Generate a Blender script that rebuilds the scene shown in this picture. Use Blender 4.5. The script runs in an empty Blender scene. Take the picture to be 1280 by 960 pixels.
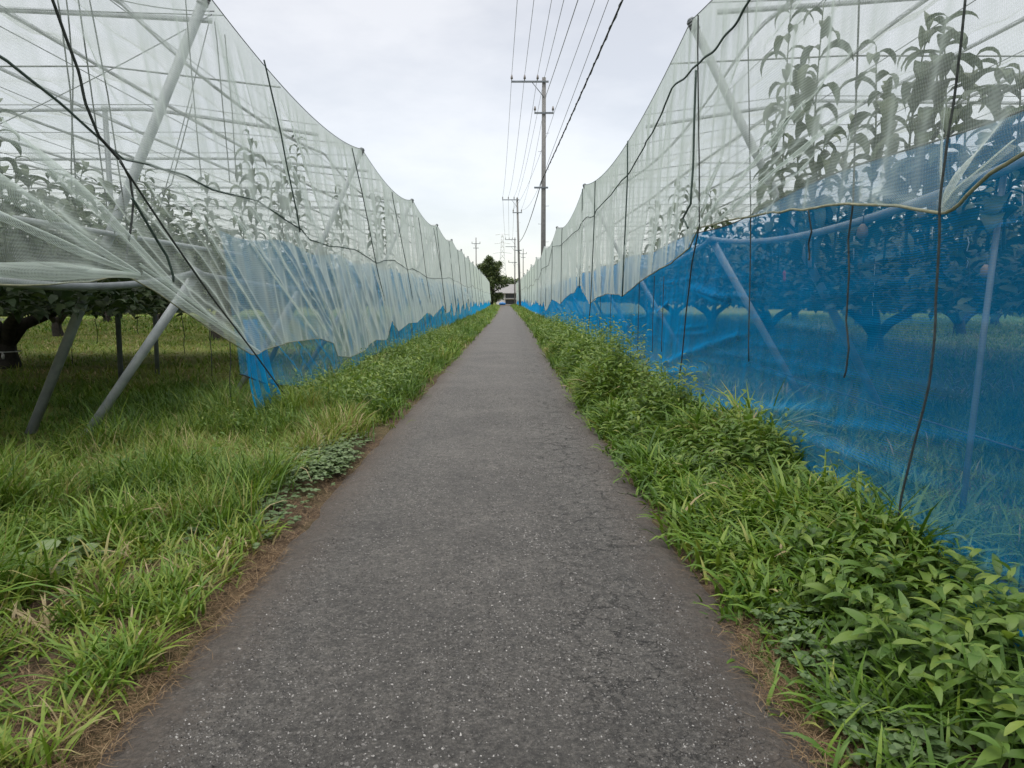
import bpy, math, random
import numpy as np
from mathutils import Vector, Matrix

rad = math.radians
S = bpy.context.scene
COL = S.collection
rng = np.random.default_rng(7)
random.seed(7)

# ------------------------------------------------------------------ camera
cam_d = bpy.data.cameras.new('camera')
cam_d.sensor_width = 36.0
cam_d.lens = 930 / 1280 * 36.0
cam_d.clip_start = 0.05
cam_d.clip_end = 4000
cam = bpy.data.objects.new('camera', cam_d)
COL.objects.link(cam)
cam.location = (0, 0, 1.6)
cam.rotation_euler = (rad(90 - 6.56), 0, rad(-0.12))
S.camera = cam

# ------------------------------------------------------------------ sky, sun, exposure
world = bpy.data.worlds.new('World')
S.world = world
world.use_nodes = True
wn = world.node_tree
wn.nodes.clear()


def N(nt, kind, **kw):
    n = nt.nodes.new(kind)
    for k, v in kw.items():
        if k == 'i':
            for a, b in v.items():
                n.inputs[a].default_value = b
        else:
            setattr(n, k, v)
    return n


def L(nt, a, b):
    nt.links.new(a, b)


SUN_EL, SUN_AZ = 62.0, 200.0
sky = N(wn, 'ShaderNodeTexSky', sky_type='NISHITA', sun_disc=False, sun_elevation=rad(SUN_EL), sun_rotation=rad(SUN_AZ))
bg1 = N(wn, 'ShaderNodeBackground', i={'Strength': 0.05})
L(wn, sky.outputs[0], bg1.inputs[0])
tc = N(wn, 'ShaderNodeTexCoord')
sep = N(wn, 'ShaderNodeSeparateXYZ')
L(wn, tc.outputs['Generated'], sep.inputs[0])
# overcast layer: brighter toward the zenith, broken by faint cloud undersides
elev = N(wn, 'ShaderNodeMapRange', interpolation_type='SMOOTHSTEP', i={1: 0.34, 2: 1.0, 3: 0.50, 4: 2.0})
L(wn, sep.outputs[2], elev.inputs[0])
mp = N(wn, 'ShaderNodeMapping', i={'Scale': (1.6, 1.6, 4.2)})
L(wn, tc.outputs['Generated'], mp.inputs[0])
cl = N(wn, 'ShaderNodeTexNoise', i={'Scale': 1.9, 'Detail': 6.0, 'Roughness': 0.55})
L(wn, mp.outputs[0], cl.inputs['Vector'])
cr = N(wn, 'ShaderNodeValToRGB')
cr.color_ramp.elements[0].position = 0.36
cr.color_ramp.elements[0].color = (0.86, 0.83, 0.80, 1)
cr.color_ramp.elements[1].position = 0.60
cr.color_ramp.elements[1].color = (1.10, 1.05, 0.99, 1)
L(wn, cl.outputs[0], cr.inputs[0])
bg2 = N(wn, 'ShaderNodeBackground')
L(wn, cr.outputs[0], bg2.inputs[0])
L(wn, elev.outputs[0], bg2.inputs[1])
ad = N(wn, 'ShaderNodeAddShader')
L(wn, bg1.outputs[0], ad.inputs[0])
L(wn, bg2.outputs[0], ad.inputs[1])
wo = N(wn, 'ShaderNodeOutputWorld')
L(wn, ad.outputs[0], wo.inputs[0])

sun_d = bpy.data.lights.new('sun', 'SUN')
sun_d.energy = 0.7
sun_d.angle = rad(25)
sun_d.color = (1.0, 0.97, 0.92)
sun = bpy.data.objects.new('sun', sun_d)
COL.objects.link(sun)
sun.rotation_euler = (rad(90 - SUN_EL), 0, rad(180 - SUN_AZ))

S.view_settings.view_transform = 'Standard'
S.view_settings.look = 'None'
S.view_settings.gamma = 1
S.view_settings.exposure = 0.46
S.view_settings.use_curve_mapping = False
S.render.engine = 'CYCLES'
S.cycles.transparent_max_bounces = 32
S.cycles.max_bounces = 6
S.cycles.diffuse_bounces = 3
S.cycles.glossy_bounces = 2
S.cycles.transmission_bounces = 4
S.cycles.use_denoising = True
S.cycles.sample_clamp_indirect = 4

# ------------------------------------------------------------------ geometry of the picture: pixel -> place
bpy.context.view_layer.update()
ROT = Matrix.Rotation(rad(-0.12), 3, 'Z') @ Matrix.Rotation(rad(90 - 6.56), 3, 'X')
EYE = Vector((0, 0, 1.6))


def ray(px, py):
    return ROT @ Vector(((px - 640) / 930, (480 - py) / 930, -1))


def atX(px, py, X):
    d = ray(px, py)
    return EYE + d * (X / d.x)


def atY(px, py, Y):
    d = ray(px, py)
    return EYE + d * (Y / d.y)


def atZ(px, py, Z=0.0):
    d = ray(px, py)
    return EYE + d * ((Z - 1.6) / d.z)


def bend(Y):                                   # the lane drifts very slightly to one side far away
    return -0.9 * (np.maximum(0, np.asarray(Y, float) - 30) / 120) ** 2


# ------------------------------------------------------------------ helpers
def mesh_np(name, V, F, mat=None, parent=None, attr=None, smooth=True, loc=None):
    """V (n,3), F (m,4) quads -> one mesh object"""
    V = np.asarray(V, np.float32)
    F = np.asarray(F, np.int32)
    me = bpy.data.meshes.new(name)
    me.vertices.add(len(V))
    me.vertices.foreach_set('co', V.ravel())
    me.loops.add(F.size)
    me.loops.foreach_set('vertex_index', F.ravel())
    me.polygons.add(len(F))
    me.polygons.foreach_set('loop_start', np.arange(0, F.size, 4, dtype=np.int32))
    me.polygons.foreach_set('use_smooth', np.full(len(F), smooth))
    me.update(calc_edges=True)
    if attr is not None:
        a = me.attributes.new('tint', 'FLOAT', 'POINT')
        a.data.foreach_set('value', np.asarray(attr, np.float32))
    if mat:
        me.materials.append(mat)
    o = bpy.data.objects.new(name, me)
    COL.objects.link(o)
    if parent:
        o.parent = parent
    if loc is not None:
        o.location = loc
    return o


class Geo:
    """collects pieces of ONE mesh"""
    def __init__(self):
        self.V, self.F, self.n = [], [], 0

    def add(self, V, F):
        V = np.asarray(V, float)
        self.V.append(V)
        self.F.append(np.asarray(F, int) + self.n)
        self.n += len(V)
        return self

    def tube(self, pts, r, sides=8, caps=True):
        P = np.array([list(p) for p in pts], float)
        n = len(P)
        R = np.full(n, r, float) if np.isscalar(r) else np.asarray(r, float)
        T = np.gradient(P, axis=0)
        T /= np.linalg.norm(T, axis=1)[:, None] + 1e-9
        ref = np.array([0, 0, 1.0]) if abs(T[0][2]) < 0.9 else np.array([0, 1.0, 0])
        V = []
        u = np.cross(T[0], ref); u /= np.linalg.norm(u)
        for i in range(n):
            u = u - T[i] * np.dot(u, T[i]); u /= np.linalg.norm(u) + 1e-9
            w = np.cross(T[i], u)
            for k in range(sides):
                a = 2 * math.pi * k / sides
                V.append(P[i] + R[i] * (math.cos(a) * u + math.sin(a) * w))
        F = []
        for i in range(n - 1):
            for k in range(sides):
                a, b = i * sides + k, i * sides + (k + 1) % sides
                F.append((a, b, b + sides, a + sides))
        V = np.array(V)
        if caps:
            V = np.vstack([V, P[0], P[-1]])
            c0, c1 = n * sides, n * sides + 1
            for k in range(0, sides, 2):
                F.append((c0, (k + 2) % sides, (k + 1) % sides, k))
                b = (n - 1) * sides
                F.append((c1, b + k, b + (k + 1) % sides, b + (k + 2) % sides))
        return self.add(V, F)

    def box(self, c, s, M=None):
        x, y, z = [v / 2 for v in s]
        V = np.array([[-x, -y, -z], [x, -y, -z], [x, y, -z], [-x, y, -z], [-x, -y, z], [x, -y, z], [x, y, z], [-x, y, z]])
        if M is not None:
            V = V @ np.array(M).T
        return self.add(V + np.array(c), [(0, 3, 2, 1), (4, 5, 6, 7), (0, 1, 5, 4), (1, 2, 6, 5), (2, 3, 7, 6), (3, 0, 4, 7)])

    def build(self, name, mat, parent=None, smooth=True, loc=None):
        return mesh_np(name, np.vstack(self.V), np.vstack(self.F), mat, parent, None, smooth, loc)


def tag(o, label=None, cat=None, group=None, kind=None):
    if label: o['label'] = label
    if cat: o['category'] = cat
    if group: o['group'] = group
    if kind: o['kind'] = kind
    return o


def thing(name, label, cat, loc=(0, 0, 0), rz=0, group=None):
    o = bpy.data.objects.new(name, None)
    o.empty_display_size = 0.2
    COL.objects.link(o)
    o.location = loc
    o.rotation_euler = (0, 0, rz)
    return tag(o, label, cat, group)


def copy_of(o, loc=None, parent=None, rot=None, scale=None):
    c = o.copy()
    COL.objects.link(c)
    c.parent = parent
    if loc is not None: c.location = loc
    if rot is not None: c.rotation_euler = rot
    if scale is not None: c.scale = scale
    return c


def sway(p, q, n=12, sag=0.0, jit=0.0, seed=0):
    r = np.random.default_rng(seed)
    t = np.linspace(0, 1, n)[:, None]
    P = np.array(p)[None] * (1 - t) + np.array(q)[None] * t
    P[:, 2] -= (4 * t * (1 - t) * sag)[:, 0]
    if jit:
        P[1:-1] += r.normal(0, jit, (n - 2, 3))
    return P


def vnoise(x, y, seed=0):
    """smooth value noise 0..1"""
    x = np.asarray(x, float); y = np.asarray(y, float)
    xi, yi = np.floor(x).astype(int), np.floor(y).astype(int)
    fx, fy = x - xi, y - yi
    fx = fx * fx * (3 - 2 * fx); fy = fy * fy * (3 - 2 * fy)

    def h(a, b):
        n = (a * 374761393 + b * 668265263 + seed * 974711) & 0x7fffffff
        n = ((n ^ (n >> 13)) * 1274126177) & 0x7fffffff
        return ((n ^ (n >> 16)) & 0xffff) / 65535.0
    return (h(xi, yi) * (1 - fx) + h(xi + 1, yi) * fx) * (1 - fy) + (h(xi, yi + 1) * (1 - fx) + h(xi + 1, yi + 1) * fx) * fy


def strips(base, yaw, el, bendv, length, width, K=4, prof=None, roll=None, fold=0.0):
    """curved ribbons (blades, leaves): returns V, F, tint index per vertex"""
    n = len(base)
    t = np.linspace(0, 1, K + 1)
    if prof is None:
        prof = np.array([0.55, 1.0, 0.9, 0.6, 0.06]) if K == 4 else np.interp(t, [0, .3, .7, 1], [.5, 1, .75, .05])
    dh = np.stack([np.cos(yaw), np.sin(yaw), np.zeros(n)], 1)
    side0 = np.stack([-np.sin(yaw), np.cos(yaw), np.zeros(n)], 1)
    up = np.array([0, 0, 1.0])
    p = np.array(base, float)
    cols = 3 if fold else 2
    V = np.zeros((n, K + 1, cols, 3))
    for k in range(K + 1):
        e = el - bendv * t[k]
        d = np.cos(e)[:, None] * dh + np.sin(e)[:, None] * up
        nrm = -np.sin(e)[:, None] * dh + np.cos(e)[:, None] * up
        s = side0
        if roll is not None:
            s = np.cos(roll)[:, None] * side0 + np.sin(roll)[:, None] * nrm
            nrm = np.cos(roll)[:, None] * nrm - np.sin(roll)[:, None] * side0
        w = (width * prof[k] / 2)[:, None]
        if cols == 2:
            V[:, k, 0] = p - s * w
            V[:, k, 1] = p + s * w
        else:
            V[:, k, 0] = p - s * w + nrm * w * fold
            V[:, k, 1] = p
            V[:, k, 2] = p + s * w + nrm * w * fold
        p = p + d * (length / K)[:, None]
    per = (K + 1) * cols
    f = []
    for k in range(K):
        for c in range(cols - 1):
            a = k * cols + c
            f.append((a, a + 1, a + cols + 1, a + cols))
    F = (np.array(f)[None] + (np.arange(n) * per)[:, None, None]).reshape(-1, 4)
    return V.reshape(-1, 3), F, per


class Strips:
    def __init__(self):
        self.V, self.F, self.T, self.n = [], [], [], 0

    def add(self, V, F, tint):
        self.V.append(V); self.F.append(F + self.n); self.T.append(tint); self.n += len(V)

    def put(self, base, yaw, el, bendv, length, width, tint, **kw):
        V, F, per = strips(base, yaw, el, bendv, length, width, **kw)
        self.add(V, F, np.repeat(tint, per))

    def build(self, name, mat, parent=None, loc=None):
        return mesh_np(name, np.vstack(self.V), np.vstack(self.F), mat, parent, np.concatenate(self.T), True, loc)


# ------------------------------------------------------------------ materials
def new_mat(name):
    m = bpy.data.materials.new(name)
    m.use_nodes = True
    m.node_tree.nodes.clear()
    return m, m.node_tree


def out(nt, sh):
    o = N(nt, 'ShaderNodeOutputMaterial')
    L(nt, sh, o.inputs['Surface'])
    return o


def ramp(nt, fac, stops):
    r = N(nt, 'ShaderNodeValToRGB')
    e = r.color_ramp.elements
    while len(e) < len(stops): e.new(0.5)
    for el, (p, c) in zip(e, stops):
        el.position = p
        el.color = (*c, 1)
    L(nt, fac, r.inputs[0])
    return r.outputs[0]


def mathn(nt, op, a, b=None, c=None):
    n = N(nt, 'ShaderNodeMath', operation=op)
    for i, v in enumerate((a, b, c)):
        if v is None: continue
        if isinstance(v, (int, float)): n.inputs[i].default_value = v
        else: L(nt, v, n.inputs[i])
    return n.outputs[0]


def noise(nt, scale, detail=4, rough=0.6, vec=None, out_i=0):
    n = N(nt, 'ShaderNodeTexNoise', i={'Scale': scale, 'Detail': detail, 'Roughness': rough})
    if vec is not None: L(nt, vec, n.inputs['Vector'])
    return n.outputs[out_i]


def mixc(nt, fac, a, b, mode='MIX'):
    n = N(nt, 'ShaderNodeMix', data_type='RGBA', blend_type=mode)
    for idx, v in ((0, fac), (6, a), (7, b)):
        if isinstance(v, (int, float)): n.inputs[idx].default_value = v
        elif isinstance(v, tuple): n.inputs[idx].default_value = (*v, 1)
        else: L(nt, v, n.inputs[idx])
    return n.outputs[2]


def simple(name, c1, c2, scale=8, rough=0.6, metallic=0.0, bump=0.0, spec=0.5):
    m, nt = new_mat(name)
    tcn = N(nt, 'ShaderNodeTexCoord')
    col = ramp(nt, noise(nt, scale, 5, 0.65, tcn.outputs['Object']), [(0.3, c1), (0.7, c2)])
    b = N(nt, 'ShaderNodeBsdfPrincipled', i={'Roughness': rough, 'Metallic': metallic, 'Specular IOR Level': spec})
    L(nt, col, b.inputs['Base Color'])
    if bump:
        bm = N(nt, 'ShaderNodeBump', i={'Strength': bump, 'Distance': 0.02})
        L(nt, noise(nt, scale * 4, 6, 0.7, tcn.outputs['Object']), bm.inputs['Height'])
        L(nt, bm.outputs[0], b.inputs['Normal'])
    out(nt, b.outputs[0])
    return m


def leafy(name, stops, trans=0.35, rough=0.5, spec=0.3, transcol=1.25):
    """leaf tissue: hue by the 'tint' of each blade, part of the light shines through"""
    m, nt = new_mat(name)
    at = N(nt, 'ShaderNodeAttribute', attribute_name='tint')
    col = ramp(nt, at.outputs['Fac'], stops)
    b = N(nt, 'ShaderNodeBsdfPrincipled', i={'Roughness': rough, 'Specular IOR Level': spec})
    L(nt, col, b.inputs['Base Color'])
    tr = N(nt, 'ShaderNodeBsdfTranslucent')
    L(nt, mixc(nt, 1.0, col, (transcol, transcol * 1.05, transcol * 0.6), 'MULTIPLY'), tr.inputs['Color'])
    mx = N(nt, 'ShaderNodeMixShader', i={0: trans})
    L(nt, b.outputs[0], mx.inputs[1])
    L(nt, tr.outputs[0], mx.inputs[2])
    out(nt, mx.outputs[0])
    return m


def net_mat(name, color, dirt, cover, thread=0.012, axis='XY', trans=0.5, rough_var=0.35, thick=1.0):
    """woven netting: fine threads with open holes; coverage grows as the weave is seen edge on"""
    m, nt = new_mat(name)
    tcn = N(nt, 'ShaderNodeTexCoord')
    ob = tcn.outputs['Object']
    sp = N(nt, 'ShaderNodeSeparateXYZ')
    L(nt, ob, sp.inputs[0])
    a, b = (sp.outputs[1], sp.outputs[2]) if axis == 'YZ' else (sp.outputs[0], sp.outputs[1])
    k = 2 * math.pi / thread
    wob = noise(nt, 3.0, 2, 0.5, ob)
    wa = mathn(nt, 'SINE', mathn(nt, 'MULTIPLY_ADD', wob, 18.0, mathn(nt, 'MULTIPLY', a, k)))
    wb = mathn(nt, 'SINE', mathn(nt, 'MULTIPLY_ADD', wob, 12.0, mathn(nt, 'MULTIPLY', b, k * 0.6)))
    pat = mathn(nt, 'MULTIPLY_ADD', wa, 0.36, mathn(nt, 'MULTIPLY_ADD', wb, 0.12, 1.0))
    big = mathn(nt, 'MULTIPLY_ADD', noise(nt, 1.3, 5, 0.65, ob), rough_var * 2, 1.0 - rough_var)
    c = mathn(nt, 'MULTIPLY', mathn(nt, 'MULTIPLY', pat, big), cover)
    lw = N(nt, 'ShaderNodeLayerWeight', i={'Blend': 0.5})
    cs = mathn(nt, 'MAXIMUM', mathn(nt, 'SUBTRACT', 1.0, lw.outputs['Facing']), 0.04)
    inv = mathn(nt, 'POWER', mathn(nt, 'DIVIDE', 1.0, cs), thick)   # thread depth closes the holes at a slant
    cov = mathn(nt, 'SUBTRACT', 1.0, mathn(nt, 'POWER', mathn(nt, 'SUBTRACT', 1.0, mathn(nt, 'MINIMUM', c, 0.95)), inv))
    colr = mixc(nt, mathn(nt, 'MULTIPLY', noise(nt, 2.4, 6, 0.7, ob), 0.75), color, dirt)
    df = N(nt, 'ShaderNodeBsdfDiffuse')
    L(nt, colr, df.inputs[0])
    tl = N(nt, 'ShaderNodeBsdfTranslucent')
    L(nt, colr, tl.inputs[0])
    mx = N(nt, 'ShaderNodeMixShader', i={0: trans})
    L(nt, df.outputs[0], mx.inputs[1])
    L(nt, tl.outputs[0], mx.inputs[2])
    tp = N(nt, 'ShaderNodeBsdfTransparent')
    m2 = N(nt, 'ShaderNodeMixShader')
    L(nt, cov, m2.inputs[0])
    L(nt, tp.outputs[0], m2.inputs[1])
    L(nt, mx.outputs[0], m2.inputs[2])
    out(nt, m2.outputs[0])
    return m


M = {}
M['net'] = net_mat('white_netting', (0.66, 0.735, 0.69), (0.55, 0.635, 0.58), 0.148, 0.013, 'YZ', 0.42, 0.3, 1.35)
M['net_roof'] = net_mat('white_roof_netting', (0.56, 0.60, 0.59), (0.48, 0.52, 0.51), 0.10, 0.02, 'XY', 0.5)
M['roof_seam'] = net_mat('roof_netting_doubled_shade_tone', (0.20, 0.22, 0.215), (0.16, 0.18, 0.175), 0.34, 0.02, 'XY', 0.35)  # white netting laid double; its translucent shading is put into this darker grey
M['net_fold'] = net_mat('white_netting_doubled', (0.63, 0.715, 0.67), (0.56, 0.64, 0.59), 0.22, 0.013, 'YZ', 0.42, 0.35, 1.35)
M['blue'] = net_mat('blue_netting', (0.010, 0.37, 0.82), (0.008, 0.31, 0.74), 0.19, 0.009, 'YZ', 0.45, 0.2)
M['blue_thin'] = net_mat('faded_blue_netting', (0.012, 0.40, 0.80), (0.010, 0.34, 0.72), 0.13, 0.009, 'YZ', 0.45, 0.2)
M['blue_thick'] = net_mat('blue_netting_doubled', (0.010, 0.42, 0.82), (0.008, 0.36, 0.76), 0.34, 0.009, 'YZ', 0.4, 0.2)
M['hem'] = simple('hem_cord_tan', (0.16, 0.17, 0.11), (0.34, 0.33, 0.22), 14, 0.9)
M['rope'] = simple('black_rope', (0.012, 0.016, 0.015), (0.05, 0.06, 0.055), 30, 0.85)
M['green_rope'] = simple('dark_green_cord', (0.02, 0.045, 0.038), (0.07, 0.10, 0.085), 20, 0.85)
M['string'] = simple('white_string', (0.5, 0.52, 0.52), (0.7, 0.7, 0.68), 20, 0.8)
M['wire'] = simple('grey_steel_wire', (0.10, 0.11, 0.115), (0.2, 0.21, 0.215), 20, 0.55, 0.3)
M['steel'] = simple('galvanised_pipe', (0.11, 0.127, 0.134), (0.185, 0.21, 0.217), 6, 0.5, 0.25, 0.05)
M['pale_pipe'] = simple('galvanised_pipe_lit_tone', (0.20, 0.225, 0.235), (0.33, 0.36, 0.37), 6, 0.55, 0.15, 0.05)  # paler copy of the galvanised pipe; light on poles and braces is in its colour
M['concrete'] = simple('pole_concrete', (0.13, 0.13, 0.127), (0.20, 0.197, 0.19), 5, 0.85, 0, 0.1)
M['fitting'] = simple('pole_steel_fitting', (0.10, 0.115, 0.13), (0.19, 0.21, 0.225), 6, 0.5, 0.5)
M['insul'] = simple('porcelain', (0.10, 0.09, 0.085), (0.22, 0.2, 0.19), 9, 0.25)
M['bark'] = simple('pear_bark', (0.018, 0.016, 0.013), (0.06, 0.053, 0.045), 9, 0.95, 0, 0.8)
M['shoot_bark'] = simple('shoot_bark', (0.07, 0.075, 0.05), (0.13, 0.12, 0.085), 12, 0.8)
M['leaf'] = leafy('pear_leaf', [(0.0, (0.026, 0.048, 0.02)), (0.5, (0.036, 0.062, 0.025)), (1.0, (0.06, 0.085, 0.032))], 0.2, 0.5, 0.3)
M['grass'] = leafy('verge_grass', [(0.0, (0.042, 0.095, 0.012)), (0.35, (0.085, 0.165, 0.018)), (0.68, (0.155, 0.235, 0.028)), (0.88, (0.23, 0.24, 0.055)), (1.0, (0.36, 0.29, 0.16))], 0.22, 0.5, 0.35)
M['weed'] = leafy('broadleaf_weed', [(0.0, (0.04, 0.09, 0.018)), (0.5, (0.10, 0.18, 0.032)), (1.0, (0.23, 0.29, 0.05))], 0.33, 0.45, 0.4)
M['clover'] = leafy('pale_ground_cover', [(0.0, (0.06, 0.11, 0.035)), (0.5, (0.11, 0.17, 0.065)), (1.0, (0.18, 0.24, 0.11))], 0.25, 0.5, 0.45)
M['straw'] = leafy('dry_straw', [(0.0, (0.09, 0.055, 0.03)), (0.5, (0.19, 0.125, 0.068)), (1.0, (0.33, 0.24, 0.14))], 0.15, 0.7, 0.2, 1.0)
M['crown_leaf'] = leafy('evergreen_leaf', [(0.0, (0.035, 0.06, 0.025)), (0.6, (0.08, 0.115, 0.04)), (1.0, (0.16, 0.19, 0.065))], 0.25, 0.5, 0.4)
M['fruit'] = simple('paper_fruit_bag', (0.16, 0.11, 0.06), (0.24, 0.17, 0.10), 9, 0.6)
M['red'] = simple('faded_red_tape', (0.5, 0.05, 0.06), (0.6, 0.09, 0.1), 9, 0.6)
M['roof_tile'] = simple('grey_roof', (0.17, 0.168, 0.165), (0.24, 0.237, 0.232), 3, 0.7)
M['plaster'] = simple('pale_wall', (0.55, 0.54, 0.52), (0.66, 0.65, 0.63), 1.5, 0.9)
M['wood'] = simple('dark_wood', (0.035, 0.028, 0.022), (0.08, 0.06, 0.045), 3, 0.8)
M['glass'] = simple('dark_window', (0.03, 0.035, 0.04), (0.05, 0.055, 0.06), 2, 0.15)
M['tarp'] = simple('blue_sheet', (0.02, 0.13, 0.34), (0.03, 0.17, 0.42), 3, 0.6)
M['tower'] = simple('haze_paled_lattice', (0.66, 0.68, 0.70), (0.74, 0.76, 0.78), 0.2, 0.7)  # distance haze is put into this pale colour


def ground_mat():
    m, nt = new_mat('soil_and_turf')
    tcn = N(nt, 'ShaderNodeTexCoord')
    ob = tcn.outputs['Object']
    soil = ramp(nt, noise(nt, 26, 8, 0.8, ob), [(0.32, (0.025, 0.018, 0.012)), (0.5, (0.085, 0.058, 0.038)), (0.68, (0.21, 0.15, 0.095))])
    turf = ramp(nt, noise(nt, 5, 8, 0.7, ob), [(0.3, (0.065, 0.085, 0.017)), (0.6, (0.13, 0.15, 0.032)), (0.8, (0.20, 0.20, 0.06))])
    sp = N(nt, 'ShaderNodeSeparateXYZ')
    L(nt, ob, sp.inputs[0])
    # turf inside the orchards and beyond, bare soil along the lane
    far = N(nt, 'ShaderNodeMapRange', i={1: 2.6, 2: 4.6, 3: 0.0, 4: 1.0})
    L(nt, mathn(nt, 'ABSOLUTE', sp.outputs[0]), far.inputs[0])
    fac = mathn(nt, 'MINIMUM', mathn(nt, 'MAXIMUM', mathn(nt, 'MULTIPLY_ADD', noise(nt, 1.1, 5, 0.6, ob), 1.6, mathn(nt, 'SUBTRACT', far.outputs[0], 0.75)), 0.0), 1.0)
    col = mixc(nt, fac, soil, turf)
    b = N(nt, 'ShaderNodeBsdfPrincipled', i={'Roughness': 0.95, 'Specular IOR Level': 0.2})
    L(nt, col, b.inputs['Base Color'])
    bm = N(nt, 'ShaderNodeBump', i={'Strength': 0.8, 'Distance': 0.04})
    L(nt, noise(nt, 22, 8, 0.75, ob), bm.inputs['Height'])
    L(nt, bm.outputs[0], b.inputs['Normal'])
    out(nt, b.outputs[0])
    return m


def road_mat():
    m, nt = new_mat('worn_asphalt')
    tcn = N(nt, 'ShaderNodeTexCoord')
    ob = tcn.outputs['Object']
    sp = N(nt, 'ShaderNodeSeparateXYZ')
    L(nt, ob, sp.inputs[0])
    base = ramp(nt, noise(nt, 48, 6, 0.85, ob), [(0.30, (0.014, 0.0134, 0.0125)), (0.5, (0.074, 0.0705, 0.065)), (0.70, (0.19, 0.182, 0.168))])
    blot = ramp(nt, noise(nt, 0.9, 6, 0.62, ob), [(0.3, (0.72, 0.71, 0.70)), (0.7, (1.25, 1.23, 1.2))])
    base = mixc(nt, 1.0, base, blot, 'MULTIPLY')
    base = mixc(nt, 1.0, base, ramp(nt, noise(nt, 15, 5, 0.7, ob), [(0.35, (0.70, 0.70, 0.70)), (0.65, (1.32, 1.31, 1.29))]), 'MULTIPLY')
    # exposed chippings
    vo = N(nt, 'ShaderNodeTexVoronoi', feature='F1', i={'Scale': 48.0, 'Randomness': 1.0})
    wv = N(nt, 'ShaderNodeVectorMath', operation='MULTIPLY_ADD')
    L(nt, noise(nt, 20, 3, 0.5, ob, 1), wv.inputs[0])
    wv.inputs[1].default_value = (0.02, 0.02, 0.0)
    L(nt, ob, wv.inputs[2])
    L(nt, wv.outputs[0], vo.inputs['Vector'])
    cs = N(nt, 'ShaderNodeSeparateColor')
    L(nt, vo.outputs['Color'], cs.inputs[0])
    size = mathn(nt, 'MULTIPLY_ADD', cs.outputs[1], 0.30, 0.12)
    in_stone = N(nt, 'ShaderNodeMapRange', i={1: 0.0, 2: 0.08, 3: 0.0, 4: 1.0})
    L(nt, mathn(nt, 'SUBTRACT', size, vo.outputs['Distance']), in_stone.inputs[0])
    chosen = mathn(nt, 'GREATER_THAN', cs.outputs[0], 0.36)
    wear = N(nt, 'ShaderNodeMapRange', i={1: 0.35, 2: 0.62, 3: 0.35, 4: 1.0})
    L(nt, noise(nt, 1.7, 4, 0.6, ob), wear.inputs[0])
    stone = mathn(nt, 'MULTIPLY', mathn(nt, 'MULTIPLY', in_stone.outputs[0], chosen), wear.outputs[0])
    stcol = ramp(nt, cs.outputs[2], [(0.0, (0.085, 0.08, 0.073)), (0.6, (0.21, 0.20, 0.185)), (1.0, (0.42, 0.405, 0.38))])
    col = mixc(nt, mathn(nt, 'MULTIPLY', stone, 0.85), base, stcol)
    # cracks, mostly along one wheel track
    vc = N(nt, 'ShaderNodeTexVoronoi', feature='DISTANCE_TO_EDGE', i={'Scale': 5.0})
    wv2 = N(nt, 'ShaderNodeVectorMath', operation='MULTIPLY_ADD')
    L(nt, noise(nt, 3.5, 6, 0.7, ob, 1), wv2.inputs[0])
    wv2.inputs[1].default_value = (0.5, 0.35, 0.0)
    L(nt, ob, wv2.inputs[2])
    L(nt, wv2.outputs[0], vc.inputs['Vector'])
    crk = N(nt, 'ShaderNodeMapRange', i={1: 0.0, 2: 0.024, 3: 1.0, 4: 0.0})
    L(nt, vc.outputs['Distance'], crk.inputs[0])
    trk = N(nt, 'ShaderNodeMapRange', interpolation_type='SMOOTHSTEP', i={1: 0.5, 2: 0.1, 3: 0.0, 4: 1.0})
    L(nt, mathn(nt, 'ABSOLUTE', mathn(nt, 'SUBTRACT', sp.outputs[0], 0.58)), trk.inputs[0])
    pres = N(nt, 'ShaderNodeMapRange', i={1: 0.38, 2: 0.55, 3: 0.0, 4: 1.0})
    L(nt, noise(nt, 0.9, 3, 0.5, ob), pres.inputs[0])
    crack = mathn(nt, 'MULTIPLY', crk.outputs[0], mathn(nt, 'MULTIPLY', trk.outputs[0], pres.outputs[0]))
    col = mixc(nt, mathn(nt, 'MULTIPLY', crack, 0.72), col, (0.012, 0.011, 0.01))
    # soil washed over the edges of the lane
    ed = N(nt, 'ShaderNodeMapRange', i={1: 0.85, 2: 1.28, 3: 0.0, 4: 1.0})
    L(nt, mathn(nt, 'ABSOLUTE', mathn(nt, 'ADD', sp.outputs[0], 0.19)), ed.inputs[0])
    edge = mathn(nt, 'MULTIPLY', ed.outputs[0], mathn(nt, 'MULTIPLY_ADD', noise(nt, 6, 6, 0.7, ob), 1.5, -0.05))
    col = mixc(nt, mathn(nt, 'MINIMUM', mathn(nt, 'MAXIMUM', edge, 0.0), 0.9), col, ramp(nt, noise(nt, 40, 5, 0.7, ob), [(0.3, (0.04, 0.03, 0.024)), (0.7, (0.13, 0.095, 0.068))]))
    b = N(nt, 'ShaderNodeBsdfPrincipled', i={'Roughness': 0.68, 'Specular IOR Level': 0.5})
    L(nt, col, b.inputs['Base Color'])
    hgt = mathn(nt, 'ADD', mathn(nt, 'MULTIPLY', stone, 0.8), mathn(nt, 'MULTIPLY', noise(nt, 90, 6, 0.8, ob), 1.2))
    hgt = mathn(nt, 'SUBTRACT', hgt, mathn(nt, 'MULTIPLY', crack, 2.5))
    bm = N(nt, 'ShaderNodeBump', i={'Strength': 1.0, 'Distance': 0.014})
    L(nt, hgt, bm.inputs['Height'])
    L(nt, bm.outputs[0], b.inputs['Normal'])
    out(nt, b.outputs[0])
    return m


M['ground'] = ground_mat()
M['road'] = road_mat()

# ------------------------------------------------------------------ ground and lane
ROAD_L, ROAD_R = -1.47, 1.10
NET_END_L, NET_END_R, ROAD_END = 146.0, 160.0, 158.0


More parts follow.
